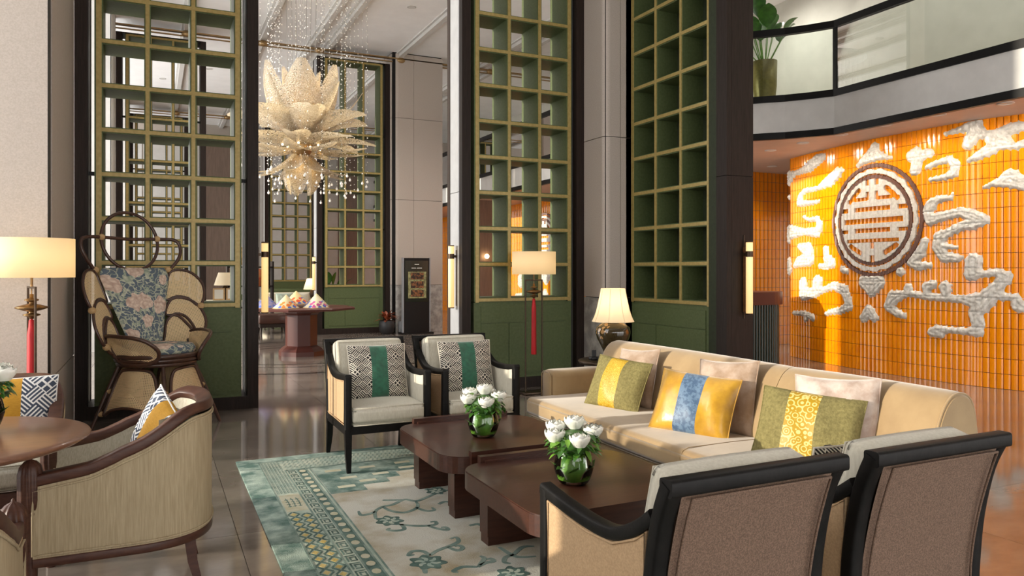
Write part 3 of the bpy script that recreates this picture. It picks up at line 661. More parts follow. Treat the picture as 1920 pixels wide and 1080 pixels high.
def medallion(parent, vc, zc, Rm, uf):
    cs = .0105; nn = int(Rm/cs)+2; g = (np.arange(-nn, nn)+.5)*cs; X, Y = np.meshgrid(g/Rm, -g/Rm)   # X to the right in the photo, Y down
    rr = np.hypot(X, Y); white = np.zeros(X.shape, bool); brown = np.zeros(X.shape, bool)
    brown |= (rr < 1.0) & (rr > .935); white |= (rr < .90+.012*np.sin(np.arctan2(Y, X)*22)) & (rr > .825); brown |= (rr < .80) & (rr > .74); white |= rr < .735
    def slot(x0, x1, y0, y1): white[(X > x0) & (X < x1) & (Y > y0) & (Y < y1)] = False
    def cap(x0, y0, x1, y1, r):
        ex, ey = x1-x0, y1-y0; t = np.clip(((X-x0)*ex+(Y-y0)*ey)/(ex*ex+ey*ey), 0, 1); white[np.hypot(X-x0-t*ex, Y-y0-t*ey) < r] = False
    for a in ((-.15,-.07,-.74,-.62), (.07,.15,-.74,-.62), (-.14,-.07,-.52,-.36), (.07,.14,-.52,-.36), (-.44,-.10,-.42,-.35), (.10,.44,-.42,-.35),
              (-.74,-.55,-.24,-.16), (-.40,.38,-.25,-.16), (.53,.74,-.24,-.16), (-.66,.64,-.045,.05), (-.74,-.55,.15,.22), (-.40,.38,.14,.22), (.53,.74,.15,.22),
              (-.60,.56,.32,.39), (-.04,.04,.39,.50), (-.05,.05,.62,.73)): slot(*a)
    cap(-.52,-.36,-.30,-.55,.05); cap(.52,-.36,.30,-.55,.05); cap(-.50,.45,-.28,.57,.05); cap(.50,.45,.28,.57,.05)
    for mask, h, mt, nm in ((white, .032, 'medallion', 'medallion_relief'), (brown, .022, 'brown_glaze', 'medallion_ring')):
        m = MB(); vid = {}
        def vert(i, j, lay):
            k = (i, j, lay)
            if k not in vid:
                v = vc-(i-nn)*cs; z = zc + (j-nn)*cs; u = float(uf(v))
                vid[k] = len(m.v); m.v.append(Vector((u-.004-(h+.005*math.cos(2*PI*(v-2.05)/TW) if lay else 0), v, z)))
            return vid[k]
        def q(a): m.f.append(a); m.mi.append(0); m.sm.append(False)
        M2 = mask              # row index grows upwards
        js, is_ = np.nonzero(M2)
        H_, W_ = M2.shape
        for j, i in zip(js.tolist(), is_.tolist()):
            q([vert(i, j, 1), vert(i+1, j, 1), vert(i+1, j+1, 1), vert(i, j+1, 1)])
            for (di, dj, a, b_) in ((-1,0,(i,j+1),(i,j)), (1,0,(i+1,j),(i+1,j+1)), (0,-1,(i,j),(i+1,j)), (0,1,(i+1,j+1),(i,j+1))):
                jj, ii = j+dj, i+di
                if not (0 <= jj < H_ and 0 <= ii < W_ and M2[jj, ii]): q([vert(*a, 1), vert(*a, 0), vert(*b_, 0), vert(*b_, 1)])
        m.build(nm, MT[mt], parent)
mv, mz, md = wall_hit(1638, 413)
medallion(owall, mv, mz, .775, wall_u)

# the same tiling runs on beyond the desk: an end wall and a long wall seen through the lattice
def plain_tiles(name, label, fn, L, mx):
    o = MB().box(0, L, .012, .2, 0, WH, 0, mx).build(name, MT['brown_glaze']); struct(o, label, 'wall')
    m = MB()
    for i in range(int(L/.1)):
        for r in range(18):
            x = i*.1; z = r*TH_+.003; w = .096
            m.add([(x, .013, z), (x+w*.25, .003, z), (x+w*.75, .003, z), (x+w, .013, z), (x, .013, z+TH_-.005), (x+w*.25, .003, z+TH_-.005), (x+w*.75, .003, z+TH_-.005), (x+w, .013, z+TH_-.005)],
                  [(0,1,5,4), (1,2,6,5), (2,3,7,6), (4,5,6,7), (3,2,1,0)], 0, False, mx)
    tag(m.build('tile_field', MT['orange'], o), kind='stuff'); return o
plain_tiles('wall_orange_end', 'orange tiled end wall behind the reception desk', None, 2.2, Matrix.Translation((9.0, 10.5, 0)))
ol = plain_tiles('wall_orange_far', 'long orange tiled wall glimpsed through the middle lattice screen', None, 15.4, Matrix.Translation((9.0, 26.8, 0)) @ Matrix.Rotation(-PI/2, 4, 'Z'))
medallion(ol, 16.9, 2.08, .775, lambda v: 9.0)
for c in CLOUDS[9:14] + CLOUDS[15:17] + CLOUDS[19:21]: relief('cloud_relief', c, ol, uf=lambda v: np.full(np.shape(v), 9.0), shift=9.65, cs=.02)
# ------------------------------------------------------------------ rug
rug = thing('area_rug', 'teal and cream rug with cloud scrolls under the coffee tables', 'rug', (0, 0, 0))
RU0, RU1, RV0, RV1 = .535, 2.60, .6, 5.76
MB().rbox(RU0, RU1, RV0, RV1, 0.001, .012, .005, 2).build('border', MT['rug_teal'], rug)
def slab(m, u0, u1, v0, v1, z0=.010, z1=.0135): return m.box(u0, u1, v0, v1, z0, z1)
slab(MB(), .985, RU1-.02, RV0+.3, 5.32).build('field', MT['rug_field'], rug)
slab(MB(), .682, .815, RV0+.3, 5.62).box(.815, RU1-.02, 5.36, 5.62, .010, .0135).build('outer_band', MT['rug_pale'], rug)
slab(MB(), .822, .985, RV0+.3, 5.33).build('inner_band', MT['rug_pale'], rug)
def ribbon(m, pts, w, z=.0150, taper=True, k=6):
    P = smooth([(p[0], p[1], 0) for p in pts], k); n = len(P); L, R = [], []
    for i in range(n):
        t = (P[min(i+1, n-1)]-P[max(i-1, 0)]).normalized(); nn = Vector((-t.y, t.x, 0))
        q = w/2*((.45+.55*math.sin(PI*min(1, .15+.85*i/(n-1)))) if taper else 1)
        L.append(P[i]+nn*q); R.append(P[i]-nn*q)
    vs = [(p.x, p.y, z) for p in L] + [(p.x, p.y, z) for p in R] + [(p.x, p.y, .010) for p in L] + [(p.x, p.y, .010) for p in R]
    return m.add(vs, [(i, n+i, n+i+1, i+1) for i in range(n-1)] + [(i, i+1, 2*n+i+1, 2*n+i) for i in range(n-1)] + [(n+i+1, n+i, 3*n+i, 3*n+i+1) for i in range(n-1)])
m = MB()
for u in (.677, .818, .893, .958, .982): m.box(u-.005, u+.005, RV0+.3, 5.62 if u < .8 else 5.34, .010, .0148)
for v in (5.62, 5.345): m.box(.677 if v > 5.5 else .818, RU1-.03, v-.005, v+.005, .010, .0148)
m.build('guard_stripe', MT['rug_line'], rug)
m = MB()          # dashes in the outer band
random.seed(3)
v = 4.80
while v < 5.60:
    for k in range(6):
        u = .69+.021*k; m.box(u, u+.014, v+(.012 if k % 2 else 0), v+.010+(.012 if k % 2 else 0), .010, .0148)
        m.box(u, u+.005, v, v+.022, .010, .0147)
    v += .030
u = .83
while u < RU1-.05:
    for k in range(8): m.box(u+(.010 if k % 2 else 0), u+.012+(.010 if k % 2 else 0), 5.37+.031*k, 5.385+.031*k, .010, .0148)
    u += .032
tag(m.build('dash_pattern', MT['rug_line'], rug), kind='stuff')
MB().box(.69, .81, 4.42, 4.76, .010, .0147).build('cream_panel', MT['rug_cream'], rug)
m = MB()
for k in range(3):
    x = .72+.03*k; ribbon(m, [(x, 4.5), (x+.004, 4.6), (x-.002, 4.68)], .006, .0155, False)
    for q in range(4): m.box(x-.011, x+.011, 4.51+.045*q, 4.518+.045*q, .010, .0156)
m.build('bamboo_motif', MT['rug_dark'], rug)
m = MB(); my = MB(); v = 4.36
while v > RV0+.35:
    for k, u in enumerate((.7155, .781)):
        vv_ = v-(.045 if k else 0)
        my.prism([(u-.018, vv_), (u, vv_+.026), (u+.018, vv_), (u, vv_-.026)], .010, .0150)
        for s1 in (-1, 1):
            for s2 in (-1, 1): ribbon(m, [(u+s1*.031, vv_+s2*.004), (u+s1*.004, vv_+s2*.043)], .010, .0154, False, 2)
    v -= .09
m.build('lattice_motif', MT['rug_dark'], rug); tag(my.build('yellow_lozenges', MT['rug_yellow'], rug), kind='stuff')
m = MB(); mo = MB(); v = 5.28; k = 0
while v > RV0+.35:
    mo.prism([(.9255+.022*math.cos(a), v+.030*math.sin(a)) for a in [2*PI*q/10 for q in range(10)]], .010, .0152)
    vv_ = v+.04     # key fret
    for a in ((.832, .882, vv_-.008, vv_), (.832, .840, vv_-.075, vv_), (.848, .882, vv_-.03, vv_-.022), (.874, .882, vv_-.075, vv_-.022), (.848, .882, vv_-.075, vv_-.067), (.848, .856, vv_-.055, vv_-.022)): m.box(a[0], a[1], a[2], a[3], .010, .0150)
    v -= .10
m.box(.898, .953, RV0+.3, 5.33, .010, .0142)
m.build('key_fret', MT['rug_dark'], rug); tag(mo.build('oval_dots', MT['rug_cream'], rug), kind='stuff')
m = MB(); mc = MB()       # stepped corner of the field
for (u0, u1, v0, v1) in ((.99, 2.6, 5.22, 5.33), (.99, 2.3, 5.10, 5.22), (.99, 1.72, 5.0, 5.10), (.99, 1.50, 4.88, 5.0), (.99, 1.40, 4.78, 4.88), (.99, 1.22, 4.66, 4.78)): m.box(u0, u1, v0, v1, .010, .0146)
for (a, b_) in ((1.06, 5.17), (1.30, 5.17), (1.56, 5.19), (1.85, 5.2), (2.15, 5.2), (1.12, 4.96), (1.34, 4.97), (1.55, 5.05), (1.06, 4.76), (1.22, 4.84)): MB().box(a, a+.11, b_, b_+.05, .010, .0153).build('corner_square', MT['rug_cream'], rug)
m.build('corner_steps', MT['rug_teal'], rug)
def C8(x, y): return fl(430+x/3.2, 800+y/3.2)
SCROLLS = [[(880,570),(875,525),(920,495),(980,482),(1050,452),(1120,460),(1180,440),(1240,410),(1250,385),(1200,375),(1175,395)],
 [(920,495),(970,520),(1050,530),(1120,505),(1130,480),(1115,460)], [(1120,500),(1180,520),(1230,515),(1215,500)], [(875,525),(835,540),(790,545),(775,522)],
 [(1000,600),(1100,610),(1190,610),(1240,600),(1235,585),(1205,588)], [(1190,610),(1260,630),(1310,635),(1300,620),(1270,620)], [(1030,600),(1050,630),(1000,640),(950,635),(965,625)],
 [(1205,790),(1160,765),(1100,765),(1075,790),(1110,785)], [(1205,790),(1250,760),(1330,730),(1375,705),(1360,680),(1325,690)], [(1310,740),(1370,760),(1400,745),(1380,730),(1350,735)], [(1170,868),(1178,900)],
 [(1490,860),(1400,860),(1345,885),(1375,892)], [(1490,860),(1540,835),(1585,825),(1570,810),(1540,815)], [(1500,850),(1530,810),(1505,793)], [(1620,740),(1700,790),(1760,800),(1840,795)], [(1700,790),(1660,800),(1650,830),(1690,840)],
 [(1700,790),(1760,740),(1830,735)], [(1440,610),(1490,600),(1520,615)], [(920,455),(980,455),(1040,452)], [(1230,360),(1290,395),(1330,390)], [(1255,480),(1290,465),(1340,470)]]
for s_ in SCROLLS: ribbon(MB(), [C8(*p) for p in s_], .026, .0152).build('scroll_motif', MT['rug_line'], rug)
for cx_, cy_, rx, ry in ((960, 580, 78, 27), (1190, 832, 104, 40), (1700, 900, 90, 40), (1240, 400, 55, 20)):
    m = MB(); m2 = MB(); a = [C8(cx_+rx*math.cos(t)*(1+.16*math.cos(7*t)), cy_+ry*math.sin(t)*(1+.16*math.cos(7*t))) for t in [2*PI*q/42 for q in range(42)]]
    m.prism(a[::-1], .010, .0156)
    for q in range(6):
        t = q*PI/3; ribbon(m2, [C8(cx_+rx*.2*math.cos(t), cy_+ry*.2*math.sin(t)), C8(cx_+rx*.5*math.cos(t+.3), cy_+ry*.5*math.sin(t+.3)), C8(cx_+rx*.75*math.cos(t), cy_+ry*.75*math.sin(t))], .02, .0162)
    tag(m2.build('flower_detail', MT['rug_pale'], m.build('flower_motif', MT['rug_dark'], rug)), kind='stuff')

# ------------------------------------------------------------------ lounge armchair with black frame (front towards -y)
def armchair(label, loc, rz):
    t = thing('armchair', label, 'armchair', loc, rz, 'black framed lounge armchairs')
    for s in (-1, 1):
        MB().bar([(s*.285, -.325, .66), (s*.285, -.325, .27)], .048, .048).build('front_post', MT['blackwood'], t)
        MB().bar(smooth([(s*.285, -.345, .655), (s*.286, -.22, .642), (s*.287, -.05, .632), (s*.288, .09, .642), (s*.288, .20, .69), (s*.287, .275, .745)], 5), .046, .040).build('arm', MT['blackwood'], t)
        MB().bar(smooth([(s*.285, .245, .28), (s*.286, .25, .42), (s*.287, .265, .58), (s*.288, .30, .74), (s*.290, .345, .845)], 4), .050, .046).build('back_post', MT['blackwood'], t)
        MB().tube([(s*.285, -.325, .30), (s*.283, -.328, .12), (s*.280, -.335, 0)], [.034, .028, .019], 4, rot=PI/4, sm=False).build('leg', MT['blackwood'], t)
        MB().tube(smooth([(s*.285, .25, .31), (s*.284, .27, .16), (s*.282, .33, 0)], 3), [.034]*2+[.030]*2+[.026, .022, .019], 4, rot=PI/4, sm=False).build('leg', MT['blackwood'], t)
        # side panel: woven outside, linen inside
        top = [(-.30, .635), (-.22, .622), (-.05, .612), (.09, .622), (.20, .668), (.25, .70)]
        poly = [(-.30, .32), (.245, .32)] + top[::-1]
        a0, a1 = sorted((s*.268, s*.300)); p = MB().extr(poly, 'x', s*.284, s*.302).build('side_panel', MT['tan'], t)
        MB().tube([(s*.303, q[0]*.985, q[1]-.008 if q[1] > .4 else q[1]+.012) for q in poly], .0045, 6, True).build('piping', MT['tan'], p)
        MB().extr(poly, 'x', s*.262, s*.283).build('inner_side_panel', MT['cream'], t)
    MB().bar([(-.312, .345, .838), (.312, .345, .838)], .052, .046).build('top_rail', MT['blackwood'], t)
    MB().box(-.305, .305, -.345, .27, .262, .318).build('seat_rail', MT['blackwood'], t)
    bp = MB().grid(lambda a, b_: (-.265+.53*a, .262+.09*b_**1.8, .33+.49*b_), 6, 10, 0, True).grid(lambda a, b_: (.265-.53*a, .240+.09*b_**1.8, .33+.49*b_), 6, 10, 0, True).build('outer_back_panel', MT['brown_weave'], t)
    pp = [(-.245, .275+.09*q**1.8, .35+.455*q) for q in [k/8 for k in range(9)]] + [(.245, .275+.09*q**1.8, .35+.455*q) for q in [1-k/8 for k in range(9)]]
    MB().tube(pp, .0045, 6, True).build('piping', MT['brown_weave'], bp)
    lean = Matrix.Translation((0, .085, .40)) @ Matrix.Rotation(-.26, 4, 'X')
    bc = MB().rbox(-.256, .256, -.01, .115, 0, .480, .03, 3, 0, lean, True, .006).build('back_cushion', MT['cream'], t)
    MB().tube([lean @ Vector(p) for p in ((-.235, -.014, .03), (-.235, -.014, .458), (.235, -.014, .458), (.235, -.014, .03))], .004, 6, True).build('piping', MT['cream'], bc)
    sc = MB().rbox(-.258, .258, -.355, .16, .318, .445, .026, 3, 0, None, True, .012).build('seat_cushion', MT['cream'], t)
    for z in (.438, .322): MB().tube([(-.248, -.349, z), (.248, -.349, z), (.250, .14, z), (-.250, .14, z)], .0045, 6, True).build('piping', MT['cream'], sc)
    return t
chA = armchair('black framed cream armchair facing the viewer, left of the far pair', (1.48, 5.42, .012), 0)
dup(chA, None, (2.185, 5.42, .012), 0, 'black framed cream armchair facing the viewer, nearest the sofa')
dup(chA, None, (1.475, 1.88, .012), PI, 'black framed armchair seen from behind, left of the near pair')
dup(chA, None, (2.195, 1.86, .012), PI, 'black framed armchair seen from behind at the right edge, nearest the sofa')

# ------------------------------------------------------------------ cushions
def pillow(label, w, h, th, bands, mats, loc, rot, group, cat='cushion', seed=0, edge=.045):
    # bands: list of cut positions in s (-1..1); mats: one material per band; front towards -y, bottom edge at z = 0
    rnd = random.Random(seed); ph = [rnd.uniform(0, 6) for _ in range(4)]
    def P(s, q, f):
        x = w/2*s*(1-edge*(1-q*q)); z = h/2*q*(1-edge*(1-s*s))
        b_ = max(0, (1-s*s)*(1-q*q)); y = th/2*b_**.42*(1+.06*math.sin(5*s+ph[0])*math.sin(4*q+ph[1]))
        y += .006*math.sin(9*s+ph[2]+3*q)*b_**.5
        return (x, -y if f else y*.9, z + h/2*(1-edge))
    cuts = [-1] + bands + [1]; t = None; NQ = 18
    bevel = [-1, -.985, -.95, -.9]
    for k in range(len(cuts)-1):
        a, c = cuts[k], cuts[k+1]; ns = max(4, int(10*(c-a)))
        m = MB()
        for f in (True, False):
            m.grid(lambda i, j: P(a+(c-a)*i if f else c-(c-a)*i, math.sin((2*j-1)*PI/2), f), ns, NQ, 0, True, None, lambda i, j: ((a+(c-a)*i)*w/2, math.sin((2*j-1)*PI/2)*h/2))
        if k == 0: t = m.build('throw_pillow', mats[k]); t.location = loc; t.rotation_euler = rot; tag(t, label, cat, group)
        else: m.build('centre_band' if k == 1 else 'side_cover', mats[k], t)
    e = MB().tube([P(s, q, True) for s, q in [(-1, -1+.2*k) for k in range(10)] + [(-1+.2*k, 1) for k in range(10)] + [(1, 1-.2*k) for k in range(10)] + [(1-.2*k, -1) for k in range(10)]], .004, 5, True).build('seam_piping', mats[-1], t)
    return t
E3 = lambda lean, yaw, roll=0: (Matrix.Rotation(yaw, 3, 'Z') @ Matrix.Rotation(roll, 3, 'Y') @ Matrix.Rotation(lean, 3, 'X')).to_euler()
for lab, u in (('black and white lattice cushion with emerald band on the left far armchair', 1.50), ('black and white lattice cushion with emerald band on the armchair nearest the sofa', 2.205)):
    pillow(lab, .44, .40, .13, [-.28, .30], [MT['weave'], MT['green_velvet'], MT['weave']], (u, 5.40, .462), E3(-.24, 0, 0), 'lattice cushions with an emerald band')
pillow('small lattice cushion on the seat of the armchair at the right edge', .40, .36, .12, [-.28, .30], [MT['weave'], MT['green_velvet'], MT['weave']], (2.195, 1.91, .462), E3(-.24, PI, 0), 'lattice cushions with an emerald band')

# ------------------------------------------------------------------ sofa (runs along the depth of the room, faces left)
sofa = thing('sofa', 'long tan velvet sofa facing left with rounded back', 'sofa', (0, 0, 0))
SV0, SV1, SVM = 2.22, 5.08, 3.22
for v in (SV0+.12, SVM, SV1-.15):
    for u in (2.66, 3.42): MB().tube([(u, v, .10), (u, v, 0)], [.03, .022], 8).build('leg', MT['dark_wood'], sofa)
for a, c in ((SV0+.005, SVM-.003), (SVM+.003, SV1-.005)): MB().rbox(2.585, 3.48, a, c, .075, .295, .02, 2).build('seat_base', MT['sofa'], sofa)
sc_ = MB().rbox(2.54, 3.16, SV0, SV1, .300, .440, .04, 4, 0, None, True, .008).build('seat_cushion', MT['sofa'], sofa)
MB().tube([(2.5335, SVM, .305), (2.5335, SVM, .40), (2.552, SVM, .433), (2.59, SVM, .4465), (2.9, SVM, .4475), (3.12, SVM, .443)], .003, 6).build('seam', MT['sofa'], sc_)
def back_prof():
    return smooth([(3.16, .30), (3.10, .44), (3.17, .62), (3.235, .76), (3.30, .825), (3.375, .835), (3.44, .80), (3.475, .70), (3.49, .50), (3.48, .30)], 4)
bpz = [(p.x, p.y) for p in smooth([(a, b_, 0) for a, b_ in [(3.16, .30), (3.10, .44), (3.17, .62), (3.235, .76), (3.30, .825), (3.375, .835), (3.44, .80), (3.475, .70), (3.49, .50), (3.48, .30)]], 4)]
cu = sum(p[0] for p in bpz)/len(bpz); cz = sum(p[1] for p in bpz)/len(bpz)
for a, c, in ((SV0, SVM-.002), (SVM+.002, SV1)):
    m = MB(); n = len(bpz)
    st = [(a, .90), (a+.012, .965), (a+.04, 1.0)] + [(a+.04+(c-a-.08)*k/10, 1.0) for k in range(1, 10)] + [(c-.04, 1.0), (c-.012, .965), (c, .90)]
    if a != SV0: st[0:2] = [(a, .985), (a+.012, .995)]
    if c != SV1: st[-2:] = [(c-.012, .995), (c, .985)]
    vs = [(cu+(p[0]-cu)*k, v, cz+(p[1]-cz)*k + .006*math.sin((v-a)/(c-a)*PI)) for v, k in st for p in bpz]
    m.add(vs, [(i*n+q, i*n+(q+1) % n, (i+1)*n+(q+1) % n, (i+1)*n+q) for i in range(len(st)-1) for q in range(n)], 0, True)
    m.add([vs[q] for q in range(n)], [list(range(n))], 0, False); m.add(vs[-n:], [list(range(n))[::-1]], 0, False)
    b_ = m.build('backrest', MT['sofa'], sofa)
    if a == SV0: MB().tube([(cu+(p[0]-cu)*.965, a+.010, cz+(p[1]-cz)*.965) for p in bpz], .006, 6, True).build('piping', MT['sofa'], b_)
ar = MB().rbox(2.74, 3.40, SV1-.05, SV1+.13, .075, .625, .05, 4).build('armrest', MT['sofa'], sofa)
MB().tube([(2.743, SV1-.035, .10), (2.743, SV1-.035, .59), (2.743, SV1+.0, .612), (2.743, SV1+.08, .612), (2.743, SV1+.115, .59), (2.743, SV1+.115, .10)], .005, 6).build('piping', MT['sofa'], ar)
YL = -PI/2
pillow('olive chenille cushion with yellow band at the far end of the sofa', .47, .37, .15, [-.42, .22], [MT['olive'], MT['swirl_fine'], MT['olive']], (2.86, 4.40, .440), E3(-.42, YL+.30, .06), 'banded sofa cushions', seed=1)
pillow('rose beige velvet cushion behind the olive cushion at the far end of the sofa', .36, .43, .14, [], [MT['mauve_velvet']], (3.04, 4.41, .439), E3(-.32, YL+.25, -.06), 'plain velvet sofa cushions', seed=2, edge=.07)
pillow('yellow satin cushion with blue damask band in the middle of the sofa', .50, .38, .16, [-.34, .24], [MT['yellow_satin'], MT['blue_damask'], MT['yellow_satin']], (2.82, 3.52, .440), E3(-.46, YL+.45, .06), 'banded sofa cushions', seed=3)
pillow('rose beige velvet cushion behind the yellow and blue cushion', .39, .45, .14, [], [MT['mauve_velvet']], (3.04, 3.47, .439), E3(-.30, YL+.36, -.05), 'plain velvet sofa cushions', seed=4, edge=.07)
pillow('olive chenille cushion with yellow swirl band at the near end of the sofa', .50, .38, .16, [-.42, .20], [MT['olive'], MT['swirl'], MT['olive']], (2.87, 2.71, .440), E3(-.44, YL+.50, .07), 'banded sofa cushions', seed=5)
pillow('pale rose velvet cushion at the near end of the sofa', .41, .45, .14, [], [MT['rose_white']], (3.04, 2.66, .439), E3(-.28, YL+.52, -.02), 'plain velvet sofa cushions', seed=6, edge=.07)

# ------------------------------------------------------------------ coffee tables
def rrect(u0, u1, v0, v1, r, n=8):
    out = []
    for (cx_, cy_, a0) in ((u1-r, v1-r, 0), (u0+r, v1-r, PI/2), (u0+r, v0+r, PI), (u1-r, v0+r, 1.5*PI)):
        out += [(cx_+r*math.cos(a0+PI/2*k/n), cy_+r*math.sin(a0+PI/2*k/n)) for k in range(n+1)]
    return out
def coffee_table(label, v0, v1, legs):
    t = thing('coffee_table', label, 'coffee table', (0, 0, 0), 0, 'walnut coffee tables')
    P = rrect(1.40, 2.32, v0, v1, .16)
    MB().prism(P, .305, .392, 0, None, False).prism(rrect(1.404, 2.316, v0+.004, v1-.004, .157), .392, .397).build('table_top', MT['walnut'], t)
    for v, sg in ((v0, 1), (v1, -1)):
        MB().box(1.53, 2.20, v-.024, v+.018, .29, .428).box(1.55, 2.18, min(v, v+sg*.045), max(v, v+sg*.045), .39, .410).build('end_rail', MT['walnut'], t)
    for v in legs:
        l = MB().box(1.51, 2.21, v, v+.10, .06, .305).build('slab_leg', MT['walnut'], t)
        MB().box(1.515, 2.205, v+.004, v+.096, .0135, .06).build('foot', MT['walnut'], l)
    return t
coffee_table('walnut coffee table with rounded corners nearest the far armchairs', 3.72, 4.70, (4.52, 3.90))
coffee_table('walnut coffee table with rounded corners nearest the viewer', 2.64, 3.60, (3.44, 2.74))

# ------------------------------------------------------------------ flowers in glass bowls
def rose(m, c, r, rnd):
    for ring, (nr, rad, op) in enumerate(((5, 1.0, .75), (5, .78, .45), (4, .5, .18))):
        for k in range(nr):
            a = 2*PI*k/nr + ring*.6 + rnd.uniform(-.1, .1)
            def fn(i, j, a=a, rad=rad, op=op):
                th = (i-.5)*1.75; w = math.sin(PI*min(1, .12+.88*j))**.3
                rr = r*rad*(.40+.62*math.sin(PI*(.08+.60*j)))*(1+.10*op*j); z = r*(-.70+1.42*j-.30*op*j*j) + r*.05*math.cos(3*th)*j
                return (c[0]+rr*math.cos(a+th*w), c[1]+rr*math.sin(a+th*w), c[2]+z)
            m.grid(fn, 5, 5)
def leaf_geo(m, base, dirv, L, wd, droop=.3, nl=5):
    d = Vector(dirv).normalized(); side = d.cross(Vector((0,0,1)));
    if side.length < .05: side = Vector((1,0,0))
    side.normalize(); up = side.cross(d); vs = []
    for k in range(nl+1):
        t = k/nl; p = Vector(base)+d*L*t-Vector((0,0,1))*droop*L*t*t; w = wd*math.sin(PI*(t**.8))*.5+.001
        vs += [p-side*w+up*w*.3, p, p+side*w+up*w*.3]
    m.add(vs, [(3*k+a, 3*k+a+1, 3*k+a+4, 3*k+a+3) for k in range(nl) for a in (0, 1)], 0, True)
def bouquet(label, loc, seed, R=.092):
    rnd = random.Random(seed); t = thing('flower_bowl', label, 'flowers', loc, 0, 'bowls of white roses')
    prof = [(.045, .001), (.07, .012), (R, .07), (R*.99, .10), (R*.86, .145), (R*.70, .165)]
    P = [(a.x, a.y) for a in smooth([(p[0], p[1], 0) for p in prof], 4)]
    MB().lathe(P + [(r-.004, z) for r, z in P[::-1]], 28).build('glass_bowl', MT['bowl_glass'], t)
    m = MB().lathe([(.04, .008), (.075, .025), (R*.93, .07), (R*.9, .10), (R*.78, .13), (.02, .135)], 18); m.build('leaf_lining', MT['leaf_light'], t)
    m = MB()
    for k in range(7):
        a = 2*PI*k/7; leaf_geo(m, (R*.5*math.cos(a), R*.5*math.sin(a), .02), (math.cos(a+1.2), math.sin(a+1.2), 1.1), .13, .05, .1)
    m.build('stem_leaves', MT['leaf'], t)
    m = MB(); m2 = MB()
    for k in range(150):
        a = rnd.uniform(0, 2*PI); e = rnd.uniform(-.35, 1.1); q = rnd.uniform(.75, 1.05)*.115
        p = (q*math.cos(a)*math.cos(e)*.95, q*math.sin(a)*math.cos(e)*.95, .175+q*math.sin(e)*.75)
        leaf_geo(m if k % 3 else m2, p, (math.cos(a)+rnd.uniform(-.7, .7), math.sin(a)+rnd.uniform(-.7, .7), rnd.uniform(-.5, .7)), rnd.uniform(.03, .05), rnd.uniform(.022, .036), .4, 3)
    m.sphere((0, 0, .19), .085, 12, 8, sc=(1, 1, .75))
    m.build('foliage', MT['leaf'], t); m2.build('pale_foliage', MT['leaf_light'], t)
    for (x, y, z) in ((-.085, .015, .235), (-.02, -.085, .225), (.015, .02, .285), (.085, -.02, .245), (-.05, .07, .26), (.06, .075, .25)):
        m = MB(); rose(m, (x*1.08, y*1.08, z), .046, rnd); m.build('rose', MT['petal'], t)
    return t
bouquet('white roses in a glass bowl on the far coffee table', (1.79, 4.14, .397), 1)
bouquet('white roses in a glass bowl on the near coffee table', (1.78, 3.05, .397), 2)
bouquet('white flowers in a glass bowl on the round wooden table at the left edge', (-.66, 3.78, .722), 3)
